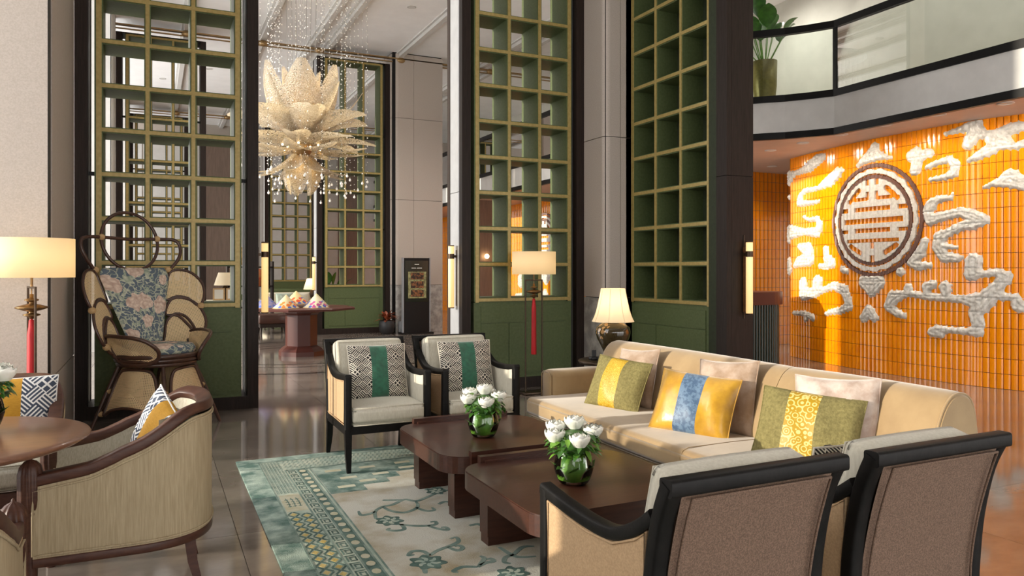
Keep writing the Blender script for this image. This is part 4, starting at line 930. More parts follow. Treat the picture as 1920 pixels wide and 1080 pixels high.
# ------------------------------------------------------------------ barrel chairs (front towards -y)
def barrel(label, loc, rz):
    t = thing('barrel_chair', label, 'armchair', loc, rz, 'barrel chairs round the wooden table')
    hw, fy, by = .335, -.31, .33
    def plan(s):
        # s 0..1 from the right front post round the back to the left front post
        a = (s-.5)*2
        if abs(a) > .62:
            k = (abs(a)-.62)/.38; y = .02 + (fy-.02)*k; x = hw*(1-.02*k)
        else:
            th = abs(a)/.62*PI/2; x = hw*math.sin(th)**.72; y = .02 + (by-.02)*math.cos(th)**.72
        return (math.copysign(x, a) if abs(a) > 1e-6 else 0.0, y)
    def ztop(s):
        a = abs(s-.5)*2
        k = max(0, min(1, (a-.30)/.50)); k = k*k*(3-2*k)
        return .80*(1-k) + .615*k - .035*max(0, (a-.72)/.28)
    Nn = 56; S_ = [k/Nn for k in range(Nn+1)]; z0 = .27
    def shell(off, z0_, zo, mi=0):
        cols = []
        for s in S_:
            x, y = plan(s); e = 1e-3; a, b_ = plan(max(0, s-e)), plan(min(1, s+e)); tx, ty = b_[0]-a[0], b_[1]-a[1]; l = math.hypot(tx, ty) or 1
            cols.append((x - ty/l*off*-1, y + tx/l*off*-1, z0_, ztop(s)+zo))
        return cols
    def surf(m, cols, flip=False):
        nz = 6; vs = []
        for x, y, a, b_ in cols:
            k = 1.0
            for q in range(nz+1): vs.append((x, y, a+(b_-a)*q/nz))
        f = [(i*(nz+1)+q, (i+1)*(nz+1)+q, (i+1)*(nz+1)+q+1, i*(nz+1)+q+1) for i in range(len(cols)-1) for q in range(nz)]
        m.add(vs, [g[::-1] for g in f] if flip else f, 0, True)
    def path(off, zf, s0=0, s1=1):
        return [(c[0], c[1], zf(s)) for s, c in zip(S_, shell(off, 0, 0)) if s0 <= s <= s1]
    # outward is away from the middle: find the sign
    sgn = 1 if shell(.03, 0, 0)[Nn//2][1] > plan(.5)[1] else -1
    m = MB(); surf(m, shell(sgn*.030, z0, -.03)); o = m.build('outer_shell', MT['barrel'], t)
    p = path(sgn*.033, lambda s: ztop(s)-.045); p2 = path(sgn*.033, lambda s: z0+.012)
    MB().tube(p + p2[::-1], .005, 6, True).build('piping', MT['barrel'], o)
    m = MB(); surf(m, shell(-sgn*.030, .33, -.03), True); m.build('inner_shell', MT['seat_linen'], t)
    MB().bar(path(0, lambda s: ztop(s)-.008), .068, .046).build('top_rail', MT['chair_wood'], t)
    MB().bar(path(sgn*.004, lambda s: z0-.018), .058, .040).build('seat_rail', MT['chair_wood'], t)
    MB().box(-hw, hw, fy-.01, fy+.03, .25, .32).build('front_rail', MT['chair_wood'], t)
    for s in (-1, 1):
        x = s*hw*.985
        MB().lathe([(.020, 0), (.027, .25), (.030, .42), (.034, .45)], 12, (x, fy-.012, 0)).build('front_leg', MT['chair_wood'], t)
        MB().lathe([(.030, .45), (.040, .47), (.045, .50), (.045, .60), (.038, .63), (.022, .648), (.006, .656), (.005, .664), (.001, .668)], 40, (x, fy-.012, 0), flute=10, fd=.16).build('fluted_post', MT['chair_wood'], t)
        MB().tube([(s*.20, .255, .26), (s*.205, .27, .12), (s*.215, .30, 0)], [.034, .028, .020], 4, rot=PI/4, sm=False).build('rear_leg', MT['chair_wood'], t)
    c = MB().rbox(-hw+.045, hw-.045, fy+.0, .22, .32, .455, .035, 3, 0, None, True, .012).build('seat_cushion', MT['seat_linen'], t)
    MB().tube([(-hw+.055, fy+.004, .448), (hw-.055, fy+.004, .448), (hw-.055, .20, .448), (-hw+.055, .20, .448)], .004, 6, True).build('piping', MT['seat_linen'], c)
    bc = MB().grid(lambda i, j: ((i-.5)*.44, .225-.10*(2*i-1)**2*.9-.05*math.sin(PI*j)**.5*math.sin(PI*i)**.5, .45+.30*j), 12, 10).build('back_pad', MT['seat_linen'], t)
    return t
b1 = barrel('striped linen barrel chair seen from the side in the left foreground', (-.115, 3.80, 0), -PI/2)
dup(b1, None, (-.80, 4.62, 0), .05, 'barrel chair facing the viewer behind the round wooden table')
dup(b1, None, (-.72, 2.52, 0), PI+.05, 'barrel chair cut off by the bottom left corner')
pillow('blue lattice cushion with yellow band tucked in the foreground barrel chair', .42, .38, .15, [-.30, .30], [MT['weave_blue'], MT['mustard'], MT['weave_blue']], (-.05, 3.80, .452), E3(-.28, -PI/2+.25, .35), 'lattice cushions with a yellow band', seed=8)
pillow('mustard cushion with blue lattice ends on the barrel chair behind the table', .50, .40, .14, [-.36, .36], [MT['weave_blue'], MT['mustard'], MT['weave_blue']], (-.71, 4.62, .452), E3(-.24, .05, 0), 'lattice cushions with a yellow band', seed=9)

tb = thing('round_table', 'round brown wooden table at the left edge', 'table', (-.77, 3.66, 0))
MB().lathe([(.001, .722), (.50, .722), (.525, .716), (.53, .708), (.50, .69), (.36, .655), (.001, .65)], 64).build('table_top', MT['table_wood'], tb)
MB().lathe([(.24, 0), (.24, .03), (.08, .06), (.06, .35), (.08, .62), (.2, .655)], 24).build('pedestal', MT['chair_wood'], tb)

# ------------------------------------------------------------------ standing lamps with a red tassel
def floor_lamp(label, loc, rz):
    t = thing('floor_lamp', label, 'lamp', loc, rz, 'standing lamps with red tassels')
    MB().rbox(-.15, .15, -.09, .09, 0, .03, .006, 2).build('base', MT['bronze'], t)
    fw = .105
    MB().bar([(-fw, 0, .03), (-fw, 0, 1.29)], .014, .014).bar([(fw, 0, .03), (fw, 0, 1.29)], .014, .014).bar([(-fw, 0, 1.285), (fw, 0, 1.285)], .014, .014).build('frame', MT['bronze'], t)
    MB().tube([(0, 0, 1.285), (0, 0, 1.40)], .008, 8).build('stem', MT['brass'], t)
    MB().lathe([(.001, 1.245), (.012, 1.24), (.012, 1.215), (.04, 1.208), (.042, 1.20), (.014, 1.19), (.014, 1.18), (.05, 1.172), (.095, 1.158), (.095, 1.150), (.05, 1.134), (.016, 1.128), (.016, 1.118), (.05, 1.110), (.05, 1.102), (.018, 1.092), (.012, 1.08), (.001, 1.075)], 24).build('turned_ornament', MT['brass'], t)
    MB().tube([(0, 0, 1.075), (0, 0, 1.285)], .004, 6).build('cord', MT['brass'], t)
    MB().lathe([(.001, 1.078), (.016, 1.07), (.018, 1.03), (.026, .98), (.028, .70), (.031, .45), (.03, .445), (.001, .445)], 20, flute=10, fd=.12).build('tassel', MT['red'], t)
    sh = MB().lathe([(.246, 1.35), (.248, 1.35), (.248, 1.605), (.246, 1.605)], 48)
    sh.build('lamp_shade', MT['shade'], t)
    b_ = MB().lathe([(.001, 1.40), (.03, 1.42), (.035, 1.46), (.02, 1.50), (.001, 1.51)], 12).build('bulb', MT['bulb'], t)
    return t
def lamp_light(loc, e, col=(1, .78, .5), r=.06):
    l = bpy.data.lights.new('lamp_light', 'POINT'); l.energy = e; l.color = col; l.shadow_soft_size = r
    o = bpy.data.objects.new('lamp_light', l); COL.objects.link(o); o.location = loc; return o
fl1 = floor_lamp('standing lamp with red tassel before the middle lattice screen', (3.88, 7.54, 0), 0)
fl2 = dup(fl1, None, (-.72, 5.78, 0), -1.25, 'standing lamp with red tassel before the broad column at the left')
for p in ((3.88, 7.54, 1.47), (-.72, 5.78, 1.47)): lamp_light(p, 3.2)

# ------------------------------------------------------------------ rattan peacock chair (front towards -y)
def rattan(label, loc, rz):
    t = thing('rattan_chair', label, 'chair', loc, rz)
    def cane_panel(pts, name, frame_r=.015, bulge=0.0, wrap=True):
        # fan-filled curved panel from an outline with a bent cane frame
        P = [Vector(p) for p in pts]; n = len(P); c = sum(P, Vector())/n
        nor = Vector()
        for i in range(n): nor += (P[i]-c).cross(P[(i+1) % n]-c)
        nor.normalize(); ax = (P[1]-P[0]).normalized(); ay = nor.cross(ax)
        m = MB(); rings = 5; vs = []; uv = []
        for r in range(rings+1):
            k = r/rings
            for p in P:
                q = c+(p-c)*k + nor*bulge*(1-k*k); vs.append(q); uv.append(((q-c).dot(ax), (q-c).dot(ay)))
        m.add(vs, [(r*n+i, r*n+(i+1) % n, (r+1)*n+(i+1) % n, (r+1)*n+i) for r in range(rings) for i in range(n)], 0, True, None, uv)
        o = m.build(name, MT['cane'], t); MB().tube(P, frame_r, 8, True).build('bent_frame', MT['rattan'], o); return o
    zs = .66
    # seat ring and base
    for z, r in ((zs, .335), (zs-.035, .325), (zs-.07, .31)): MB().tube([(r*math.cos(2*PI*k/40), r*math.sin(2*PI*k/40), z) for k in range(40)], .02, 8, True).build('seat_ring', MT['rattan'], t)
    MB().lathe([(.001, zs-.02), (.32, zs-.02), (.32, zs+.0), (.001, zs)], 32).build('seat_deck', MT['rattan'], t)
    for k in range(4):
        a0 = -1.99 + PI/2*k + .14; a1 = -1.99 + PI/2*(k+1) - .14
        def at(f, z):
            a = a0+(a1-a0)*f; q = (zs-.1-z)/(zs-.1); R = .295+.19*q; return (R*math.cos(a), R*math.sin(a), z)
        out = [at(0, .17), at(0, .30), at(.03, .45), at(.12, .53), at(.3, .55), at(.5, .553), at(.7, .55), at(.88, .53), at(.97, .45), at(1, .30), at(1, .17), at(.82, .215), at(.62, .24), at(.5, .245), at(.38, .24), at(.18, .215)]
        cane_panel(smooth(out, 3, True), 'cane_base_panel', .014, -.03)
        a = a0-.14; top = (.30*math.cos(a), .30*math.sin(a), zs-.08); foot = (.53*math.cos(a), .53*math.sin(a), 0)
        MB().tube([top, ((top[0]+foot[0])/2, (top[1]+foot[1])/2, zs/2-.03), foot], [.017, .017, .013], 8).build('leg', MT['rattan'], t)
        for z in (.17, .36):
            q = (zs-.1-z)/(zs-.1); R = .305+.19*q
            MB().sphere((R*math.cos(a), R*math.sin(a), z), .03, 8, 6, sc=(1, 1, .8)).build('binding', MT['rattan_wrap'], t)
    # seat cushion
    MB().lathe([(.001, zs+.0), (.27, zs+.0), (.30, zs+.02), (.305, zs+.05), (.28, zs+.085), (.15, zs+.1), (.001, zs+.1)], 32, (0, -.02, 0)).build('seat_cushion', MT['floral_obj'], t)
    # back cushion: wide at the top, narrow at the seat
    def bcush(f):
        def fn(i, j):
            z = zs+.06+.70*j; w = .15+.20*j - .06*max(0, (j-.85)/.15)**2
            y = .16+.20*j; e = max(0, (1-(2*i-1)**2)*(1-(2*j-1)**8))**.4
            return ((2*i-1)*w, y-(.055*e if f else -.02*e), z)
        return fn
    uvf = lambda i, j: ((2*i-1)*.3, j*.8)
    MB().grid(bcush(True), 16, 22, 0, True, None, uvf).grid(bcush(False), 16, 22, 0, True, None, uvf).build('back_cushion', MT['floral'], t)
    # wings: three scallops each side, and the arms
    for s in (-1, 1):
        def W(b_, z): return (s*(.17+.17*((z-zs)/.72)+b_*.62), .20+.17*((z-zs)/.72)-b_*.46, z)      # b_: how far out from the cushion edge
        for nm, out in (('cane_wing_top', [(0, 1.12), (0, 1.25), (.02, 1.37), (.12, 1.40), (.27, 1.37), (.40, 1.27), (.43, 1.15), (.38, 1.06), (.25, 1.13), (.12, 1.15)]),
                        ('cane_wing_middle', [(.02, .98), (.02, 1.06), (.08, 1.13), (.22, 1.13), (.36, 1.07), (.46, .95), (.46, .84), (.40, .76), (.30, .86), (.15, .97)]),
                        ('cane_wing_lower', [(.02, zs+.04), (.02, .80), (.03, .92), (.12, .99), (.24, .96), (.34, .86), (.39, .74), (.30, zs+.02), (.15, zs+.0)])):
            cane_panel(smooth([W(*p) for p in out], 3, True), nm, .013, .0)
        def A(deg, z): R = .355+.42*(z-zs); q = math.radians(deg); return (s*R*math.sin(q), -R*math.cos(q)-.02, z)
        arm = [A(102, .665), A(108, .74), A(110, .82), A(95, .845), A(78, .845), A(60, .835), A(45, .80), A(34, .73), A(32, .67), A(38, .625), A(55, .60), A(75, .60), A(92, .615)]
        cane_panel(smooth(arm, 3, True), 'cane_arm', .017, 0)
        for b_, z in ((.40, 1.06), (.38, .75), (0, 1.40)): MB().sphere(W(b_, z), .034, 8, 6, sc=(1, 1, .9)).build('binding', MT['rattan_wrap'], t)
    # loops above the back
    cz_ = 1.66; MB().tube([(.265*math.cos(a), .42+.06*math.sin(a), cz_+.265*math.sin(a)) for a in [2*PI*k/44 for k in range(44)]], .015, 8, True).build('crown_ring', MT['rattan'], t)
    loop = smooth([(-.34, .37, 1.38), (-.44, .36, 1.52), (-.47, .37, 1.62), (-.43, .39, 1.68), (-.27, .42, 1.69), (0, .43, 1.68), (.27, .42, 1.69), (.43, .39, 1.68), (.47, .37, 1.60), (.44, .36, 1.50), (.34, .37, 1.38)], 5)
    MB().tube(loop, .016, 8).build('crown_loop', MT['rattan'], t)
    for x in (-.262, .262): MB().sphere((x, .42, 1.69), .03, 8, 6).build('binding', MT['rattan_wrap'], t)
    MB().rbox(-.04, .04, .375, .42, 1.385, 1.41, .01, 2).build('binding', MT['rattan_wrap'], t)
    return t
def floral_obj():
    m = MT['floral'].copy(); m.name = 'floral_print_seat'
    for l in list(m.node_tree.links):
        if l.from_socket.name == 'UV': m.node_tree.links.new(l.from_node.outputs['Object'], l.to_socket)
    return m
MT['floral_obj'] = floral_obj()
rattan('tall rattan peacock chair with cane wings and floral cushions', (.03, 7.33, 0), .56)

# ------------------------------------------------------------------ side table with the vase lamp behind the sofa end
st = thing('side_table', 'round dark side table behind the sofa arm', 'side table', (3.86, 5.92, 0))
MB().lathe([(.001, .56), (.30, .56), (.31, .55), (.30, .53), (.001, .53)], 40).build('table_top', MT['bronze'], st)
MB().lathe([(.20, 0), (.20, .02), (.05, .04), (.04, .5), (.12, .53)], 24).build('pedestal', MT['bronze'], st)
vl = thing('table_lamp', 'painted vase lamp with pale bell shade behind the sofa', 'lamp', (3.88, 5.92, .562))
MB().lathe([(.001, 0), (.07, 0), (.075, .015), (.07, .03), (.10, .10), (.15, .20), (.165, .255), (.155, .30), (.11, .335), (.085, .345), (.085, .36), (.001, .36)], 40).build('vase', MT['vase_glaze'], vl)
MB().lathe([(.085, .345), (.088, .36), (.05, .372), (.001, .375)], 24).build('neck_collar', MT['brass'], vl)
prof = [(.198, .355), (.176, .40), (.156, .46), (.140, .53), (.125, .60), (.115, .655), (.112, .665)]
sh = MB().lathe([(p.x, p.y) for p in smooth([(a, b_, 0) for a, b_ in prof], 3)], 40).build('lamp_shade', MT['shade_silk'], vl)
for k in range(8):
    a = 2*PI*k/8; MB().tube([(r*1.003*math.cos(a), r*1.003*math.sin(a), z) for r, z in prof], .0022, 5).build('shade_rib', MT['shade_silk'], sh)
lamp_light((3.88, 5.92, 1.08), 2.6)
q = MB().rbox(-.035, .035, -.03, .03, 0, .03, .006, 2).box(-.012, .03, -.004, .004, .03, .09).build('card_holder', MT['black']); q.location = (3.70, 5.98, .561); tag(q, 'small dark card holder on the side table', 'holder')

# ------------------------------------------------------------------ wall lights: vertical glowing tubes
def sconce(label, loc, rz, L=.72, lit=True):
    # wall on the +y side, tube in front (-y)
    t = thing('wall_light', label, 'wall light', loc, rz, 'vertical tube wall lights')
    MB().box(-.022, .022, -.012, 0, -L*.5+.02, L*.5-.05).build('back_plate', MT['bronze'], t)
    MB().tube([(0, 0, -L*.5-.05), (0, 0, L*.5+.07)], .006, 6).build('rod', MT['bronze'], t)
    MB().lathe([(.001, -L*.5), (.034, -L*.5), (.034, L*.28), (.034, L*.5), (.001, L*.5)], 20, (0, -.075, 0)).build('glass_tube', MT['tube_lamp'], t)
    MB().lathe([(.0365, L*.29), (.0365, L*.37)], 20, (0, -.075, 0)).build('collar', MT['bronze'], t)
    MB().box(-.012, .012, -.05, -.01, L*.31, L*.35).build('bracket', MT['bronze'], t)
    for z in (-L*.5, L*.5): MB().lathe([(.001, z-.006), (.036, z-.006), (.036, z+.006), (.001, z+.006)], 20, (0, -.075, 0)).build('end_cap', MT['bronze'], t)
    return t
s0 = sconce('tube wall light on the post right of the rattan chair screen', (.955, 8.03, 1.32), PI/2)
dup(s0, None, (3.195, 8.16, 1.32), -PI/2, 'tube wall light on the pale side of the middle screen post')
dup(s0, None, (5.365, 5.80, 1.32), 0, 'tube wall light on the dark timber pier above the sofa')
dup(s0, None, (3.20, 16.46, 1.32), -PI/2, 'distant tube wall light beside the far lattice screen, above the hats')
# ------------------------------------------------------------------ chandelier: lotus of beaded crystal
ch = thing('chandelier', 'glowing lotus chandelier of beaded crystal petals with hanging strands', 'chandelier', (2.2, 12.66, 0))
def petal(L, Wd, base_r, az, e0, e1, z0, parent, tip=.10, cup=.25, roll=0.0):
    # az: direction, e0/e1: elevation at the base and the tip
    m = MB(); nu, nv = 8, 16; ca, sa = math.cos(az), math.sin(az); path = []; r, z = base_r, z0
    for j in range(nv+1):
        e = e0+(e1-e0)*(j/nv); path.append((r, z, e)); r += L/nv*math.cos(e); z += L/nv*math.sin(e)
    def fn(i, j):
        r, z, e = path[min(nv, int(round(j*nv)))]; t = j; x = 2*i-1
        w = Wd/2*(math.sin(PI*min(1, .10+.86*t)**.9)**.8+.02); off = cup*w*(x*x)
        rr = r - math.sin(e)*off*1.0; zz = z + math.cos(e)*off
        return (rr*ca - x*w*sa, rr*sa + x*w*ca, zz)
    m.grid(fn, nu, nv, 0, True, None, lambda i, j: (i*Wd, j*L)); return m.build('petal', MT['crystal'], parent)
zc = 3.45
for k in range(6): petal(1.38, .66, .16, 2*PI*k/6+.35, .75, 1.72, zc+.05, ch, cup=.45)
for k in range(4): petal(1.15, .55, .05, 2*PI*k/4+.1, 1.1, 1.6, zc+.15, ch, cup=.5)
for k in range(7): petal(1.12, .60, .12, 2*PI*k/7+.2, .62, .05, zc+.06, ch, cup=.5)
for k in range(8): petal(1.10, .42, .12, 2*PI*k/8+.5, .22, -.18, zc-.02, ch, cup=.35)
for k in range(6): petal(1.15, .16, .2, 2*PI*k/6+.9, .5, 1.1 if k % 2 else .9, zc+.15, ch, cup=.3)
for k in range(9): petal(1.0, .26, .12, 2*PI*k/9+.15, -.22, .28, zc-.08, ch, cup=.3)
for k in range(8): petal(.82, .26, .08, 2*PI*k/8+.3, -.95, .05, zc-.14, ch, cup=.3)
for k in range(5): petal(.66, .34, .10, 2*PI*k/5+.6, -1.25, -1.75, zc-.16, ch, cup=.6)
MB().lathe([(.02, zc-.25), (.14, zc-.15), (.20, zc-.02), (.18, zc+.12), (.08, zc+.25), (.02, zc+.3)], 20).build('hub', MT['gilt'], ch)
bme = MB().sphere((0, 0, 0), .018, 8, 6).mesh('bulb', MT['bulb'])
for k in range(10): put(bme, 'bulb', ch, (.30*math.cos(2*PI*k/10), .30*math.sin(2*PI*k/10), zc+(.0 if k % 2 else -.06)))
for k in range(8): put(bme, 'bulb', ch, (.34*math.cos(2*PI*k/8+.2), .34*math.sin(2*PI*k/8+.2), zc+.45+.12*(k % 3)))
for k in range(6): MB().tube([(.2*math.cos(PI/3*k), .2*math.sin(PI/3*k), zc+.2), (.25*math.cos(PI/3*k), .25*math.sin(PI/3*k), CEIL)], .003, 4).build('suspension_wire', MT['wire'], ch)
MB().lathe([(.001, CEIL), (.9, CEIL), (.9, CEIL-.04), (.001, CEIL-.04)], 40).build('canopy_plate', MT['white_paint'], ch)
def bead(m, z, r): m.add([(r, 0, z), (0, r, z), (-r, 0, z), (0, -r, z), (0, 0, z+r), (0, 0, z-r)], [(0,1,4), (1,2,4), (2,3,4), (3,0,4), (1,0,5), (2,1,5), (3,2,5), (0,3,5)])
rnd = random.Random(5); strands = []
for v in range(3):
    m = MB().box(-.0006, .0006, -.0006, .0006, 0, 3.55, 1); z = .02; 
    while z < 3.5: bead(m, z, .008 if rnd.random() < .8 else .012); z += rnd.uniform(.09, .16)
    m.lathe([(.001, -.036), (.014, -.030), (.020, -.014), (.014, .002), (.001, .010)], 8); strands.append(m.mesh('crystal_strand', [MT['bead'], MT['wire']]))
for k in range(80):
    a = rnd.uniform(0, 2*PI); r = math.sqrt(rnd.uniform(.12, 1.0))*1.08
    put(strands[k % 3], 'crystal_strand', ch, (r*math.cos(a), r*math.sin(a), 2.62+rnd.uniform(-.04, .42)))
lamp_light((2.2, 12.66, zc+.30), 62, (1, .70, .38), .2); lamp_light((2.2, 12.66, zc-.35), 5, (1, .74, .42), .15)

# ------------------------------------------------------------------ round hall table with conical hats
ht = thing('hall_table', 'dark red octagonal pedestal table under the chandelier', 'table', (2.2, 12.66, 0))
MB().lathe([(.001, .79), (.86, .79), (.88, .775), (.87, .745), (.60, .73), (.001, .73)], 8, mx=Matrix.Rotation(PI/8, 4, 'Z'), sm=False).build('table_top', MT['desk_red'], ht)
MB().lathe([(.29, .14), (.26, .16), (.26, .66), (.30, .70), (.30, .73)], 8, sm=False, mx=Matrix.Rotation(PI/8, 4, 'Z')).build('pedestal', MT['desk_red'], ht)
MB().lathe([(.37, 0), (.37, .07), (.33, .11), (.29, .14)], 8, sm=False, mx=Matrix.Rotation(PI/8, 4, 'Z')).build('plinth', MT['desk_red'], ht)
HATS = [('conical hat painted with orange flowers, front left on the hall table', (-.30, -.38, 0), '#d9c79a', '#d9772e'), ('conical hat painted with blue and pink flowers, front right on the hall table', (.16, -.42, 0), '#d9cfae', '#b04a86'),
        ('conical hat with a red flower at the back of the hall table', (-.08, .02, .05), '#dcc48e', '#e0552a'), ('plain violet conical hat leaning at the left of the hall table', (-.56, -.08, 0), '#7d7a9c', '#8e88ad'), ('pale yellow conical hat at the back right of the hall table', (.26, .06, 0), '#cfc48e', '#c8b45c')]
for lab, p, a, c in HATS:
    o = MB().lathe([(.205, 0), (.205, .006), (.10, .115), (.004, .215), (.001, .216)], 32).lathe([(.2, .0), (.004, .20)], 32).build('conical_hat', hatmat('hat_'+a[1:], rgb(a), rgb(c), 16)); o.location = (2.2+p[0], 12.66+p[1], .79+p[2]); tag(o, lab, 'hat', 'conical hats on the hall table')
    MB().tube([(.205*math.cos(2*PI*k/32), .205*math.sin(2*PI*k/32), .004) for k in range(32)], .006, 5, True).build('brim', MT['rattan_wrap'], o)

# ------------------------------------------------------------------ display stand and plant by the far column
ds = thing('display_stand', 'tall black digital display stand before the beige column', 'display', (5.20, 15.75, 0), .05)
MB().box(-.36, .36, -.14, .14, 0, .035).build('foot_plate', MT['black'], ds)
MB().box(-.30, .30, -.035, .04, .035, 1.66).build('housing', MT['black'], ds)
for s in (-1, 1): MB().box(s*.31-.012, s*.31+.012, -.042, .045, .035, 1.665).build('silver_edge', MT['pale_panel'], ds)
MB().box(-.27, .27, -.039, -.034, .70, 1.60).build('screen', mat('display_glass', rgb('#1a1c16'), .15, emit=rgb('#20241a'), es=.3), ds)
scr = lambda n, c, e, x0, x1, z0, z1: MB().box(x0, x1, -.043, -.038, z0, z1).build(n, mat('display_'+n, rgb(c), .4, emit=rgb(e), es=.35, col2=rgb('#4a4428' if n == 'menu_card' else '#8f5c36'), scale=18, contrast=(.45, .62)), ds)
scr('menu_card', '#8d8a5e', '#6c6a46', -.20, .22, .78, 1.36)
for x0, x1, z in ((-.12, -.02, 1.44), (0, .12, 1.44), (-.05, .05, 1.52)): MB().box(x0, x1, -.043, -.038, z-.008, z+.008).build('heading', MT['paper'], ds)
for k in range(3): scr('menu_photo', '#1c120c', '#1c120c', -.14, .16, .81+.19*k, .96+.19*k).location = (0, -.004, 0)
pp_ = thing('potted_plant', 'rusty leaved plant in a charcoal pot beside the display stand', 'plant', (4.60, 15.95, 0))
MB().lathe([(.10, 0), (.16, .06), (.175, .18), (.16, .28), (.14, .30), (.13, .29), (.001, .27)], 24).build('pot', MT['pot_dark'], pp_)
m = MB(); rnd = random.Random(4)
for k in range(46):
    a = rnd.uniform(0, 2*PI); e = rnd.uniform(.1, 1.3); leaf_geo(m, (.04*math.cos(a), .04*math.sin(a), .28+rnd.uniform(0, .12)), (math.cos(a)*math.cos(e), math.sin(a)*math.cos(e), math.sin(e)), rnd.uniform(.14, .28), .07, .35)
m.build('leaves', MT['leaf_red'], pp_)
fv = MB().lathe([(.05, 0), (.06, .1), (.06, .26), (.045, .27)], 16).build('floor_vase', MT['pale_panel']); fv.location = (4.92, 15.98, 0); tag(fv, 'small pale floor vase between plant and display stand', 'vase')

# ------------------------------------------------------------------ lounge furniture far in the hall
def bench(name, label, loc, w, d, fab, back=True, rz=0):
    t = thing(name, label, 'sofa', loc, rz)
    MB().rbox(-w/2, w/2, -d/2, d/2, .22, .44, .04, 3).build('seat_cushion', fab, t)
    if back: MB().rbox(-w/2, w/2, d/2-.18, d/2, .40, .82, .06, 3).build('backrest', fab, t)
    MB().box(-w/2+.03, w/2-.03, -d/2+.03, d/2-.03, .14, .22).build('frame', MT['dark_wood'], t)
    for sx in (-1, 1):
        for sy in (-1, 1): MB().tube([(sx*(w/2-.06), sy*(d/2-.06), .16), (sx*(w/2-.05), sy*(d/2-.05), 0)], [.025, .016], 6).build('leg', MT['dark_wood'], t)
    return t
bench('lounge_sofa', 'pale lounge sofa beyond the hall table', (3.25, 19.6, 0), 1.5, .8, MT['cushion_white'])
bench('lounge_bench', 'dark green bench sofa under the farthest lattice screen', (4.0, 23.9, 0), 1.9, .8, MT['green'])
bench('lounge_stool', 'dark stool partly hidden by the wall light post', (2.35, 17.2, 0), .6, .5, MT['walnut'], False)
for lab, p, mt in (('pale green cushion on the far lounge sofa', (3.0, 19.62, .45), 'rug_pale'), ('cream cushion on the far lounge sofa', (3.42, 19.62, .45), 'cream')):
    pillow(lab, .42, .38, .14, [], [MT[mt]], p, E3(-.3, 0, 0), 'cushions on the far lounge sofa')
def small_lamp(label, loc, mtl, k=1.0):
    t = thing('table_lamp', label, 'lamp', loc)
    MB().lathe([(.08*k, 0), (.09*k, .02), (.03*k, .04), (.07*k, .14*k), (.09*k, .22*k), (.03*k, .33*k), (.001, .34*k)], 20).build('lamp_base', MT['bronze'], t)
    MB().lathe([(.23*k, .32*k), (.20*k, .42*k), (.14*k, .60*k)], 28).build('lamp_shade', mtl, t); return t
sdt = thing('side_table', 'small dark side table beyond the hall table', 'side table', (3.5, 18.6, 0))
MB().lathe([(.001, .62), (.26, .62), (.26, .59), (.001, .59)], 24).build('table_top', MT['bronze'], sdt); MB().lathe([(.16, 0), (.16, .02), (.03, .04), (.03, .59)], 16).build('pedestal', MT['bronze'], sdt)
small_lamp('lit cone shaded table lamp above the conical hats', (3.5, 18.6, .62), MT['shade_silk'], .95); lamp_light((3.5, 18.6, 1.08), 6)
def stem_plant(label, loc, H, nl, seed, potc, big=.5, pot=(.16, .4)):
    t = thing('potted_plant', label, 'plant', loc); rnd = random.Random(seed)
    MB().lathe([(pot[0]*.75, 0), (pot[0], pot[1]*.5), (pot[0]*1.05, pot[1]), (pot[0]*.95, pot[1]), (pot[0]*.9, pot[1]-.03), (.001, pot[1]-.03)], 24, flute=20, fd=.05).build('pot', potc, t)
    st_ = MB()
    for k in range(nl):
        a = rnd.uniform(0, 2*PI); e = rnd.uniform(.75, 1.4); L = rnd.uniform(.55, 1.0)*H; m = MB()
        b0 = (.05*math.cos(a), .05*math.sin(a), pot[1]-.04); d = Vector((math.cos(a)*math.cos(e), math.sin(a)*math.cos(e), math.sin(e)))
        p = Vector(b0)+d*L*.55; st_.tube([b0, p], [.008, .005], 6); leaf_geo(m, p, d, L*.55, big*rnd.uniform(.26, .36), .35, 8); m.build('leaf', MT['leaf'], t)
    st_.build('stems', MT['leaf_light'], t); return t
stem_plant('leafy plant far in the hall right of the table lamp', (4.3, 20.6, 0), 1.3, 14, 3, MT['pot_dark'], .55)
stem_plant('tall banana-like plant in a brass planter on the upper gallery', (7.80, 8.02, SOF+.421), 1.2, 17, 8, MT['planter'], .8, (.17, .72))

# ------------------------------------------------------------------ shop table glimpsed through the left screen
ct = thing('console_table', 'pale console table seen through the lower right cells of the left screen', 'table', (1.55, 17.6, 0))
MB().box(-.75, .6, -.25, .25, .70, .74).build('table_top', MT['cushion_white'], ct)
for x in (-.7, .55):
    for y in (-.2, .2): MB().box(x-.02, x+.02, y-.02, y+.02, 0, .70).build('leg', MT['dark_wood'], ct)
small_lamp('table lamp with leaf patterned shade on the console', (1.42, 17.62, .74), MT['floral_shade'] if 'floral_shade' in MT else MT['shade_silk'], 1.0)
for lab, x in (('left pale framed print on the console', 1.28), ('right pale framed print on the console', 1.55)):
    o = MB().box(-.12, .12, -.01, .01, 0, .26).build('picture_frame', MT['rattan_wrap']); o.location = (x, 17.45, .74); tag(o, lab, 'picture frame', 'framed prints on the console')
    MB().box(-.09, .09, -.014, -.009, .03, .23).build('print', MT['paper'], o)
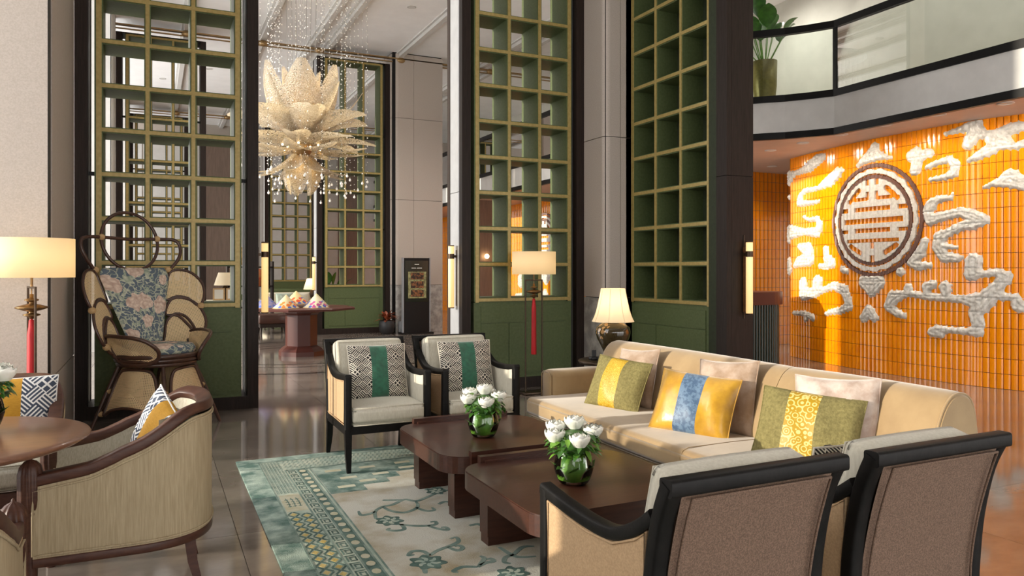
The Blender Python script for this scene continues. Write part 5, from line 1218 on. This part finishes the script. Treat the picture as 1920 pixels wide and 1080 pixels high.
for lab, x, c in (('low white box on the console', 1.95, 'paper'), ('small green box on the console', 1.74, 'green')):
    o = MB().rbox(-.14 if c == 'paper' else -.07, .14 if c == 'paper' else .07, -.08, .08, 0, .09 if c == 'paper' else .12, .006, 1).box(-.145 if c == 'paper' else -.075, .145 if c == 'paper' else .075, -.085, .085, .06, .075).build('gift_box', MT[c]); o.location = (x, 17.5, .74); tag(o, lab, 'box')
sh_ = thing('shop_shelf', 'dark brown shop shelf beyond the console', 'shelf', (2.05, 18.6, 0))
for z in (.5, 1.0, 1.45): MB().box(-.5, .5, -.18, .18, z, z+.03).build('shelf_board', MT['dark_wood'], sh_)
for x in (-.5, .5): MB().box(x-.02, x+.02, -.18, .18, 0, 1.6).build('upright', MT['dark_wood'], sh_)
for k, (x, c, lab) in enumerate(((-.2, '#c9a66a', 'round straw hat hung on the shop shelf'), (.15, '#b8482a', 'red patterned hat on the shop shelf'))):
    o = MB().lathe([(.20, 0), (.19, .01), (.08, .06), (.001, .09)], 24, mx=Matrix.Rotation(PI/2, 4, 'X')).tube([(.2*math.cos(2*PI*q/24), 0, .2*math.sin(2*PI*q/24)) for q in range(24)], .008, 5, True).build('straw_hat', mat('straw_'+c[1:], rgb(c), .8, col2=rgb('#8f6f3c'), scale=20)); o.location = (2.05+x, 18.38, 1.72 if k == 0 else 1.22); tag(o, lab, 'hat')

# ------------------------------------------------------------------ reception desk before the end of the orange wall
dk = thing('reception_desk', 'reception desk with fluted dark green front and oxblood top', 'desk', (8.03, 8.78, 0))
P = rrect(-1.1, .62, -.36, .40, .35, 10)
MB().prism(P, 0, .88).build('desk_core', MT['black'], dk)
fme = MB().lathe([(.022, 0), (.022, .88)], 8).mesh('flute', MT['desk_green'])
tot = sum((Vector(P[i])-Vector(P[i-1])).length for i in range(len(P))); step = .052; acc = 0.0
for i in range(len(P)):
    a, b_ = Vector(P[i-1]), Vector(P[i]); L = (b_-a).length
    while acc <= L:
        q = a+(b_-a)*(acc/L); put(fme, 'flute', dk, (q.x, q.y, 0)); acc += step
    acc -= L
MB().prism(rrect(-1.16, .68, -.42, .46, .38, 10), .88, 1.07).build('desk_top', MT['desk_red'], dk)
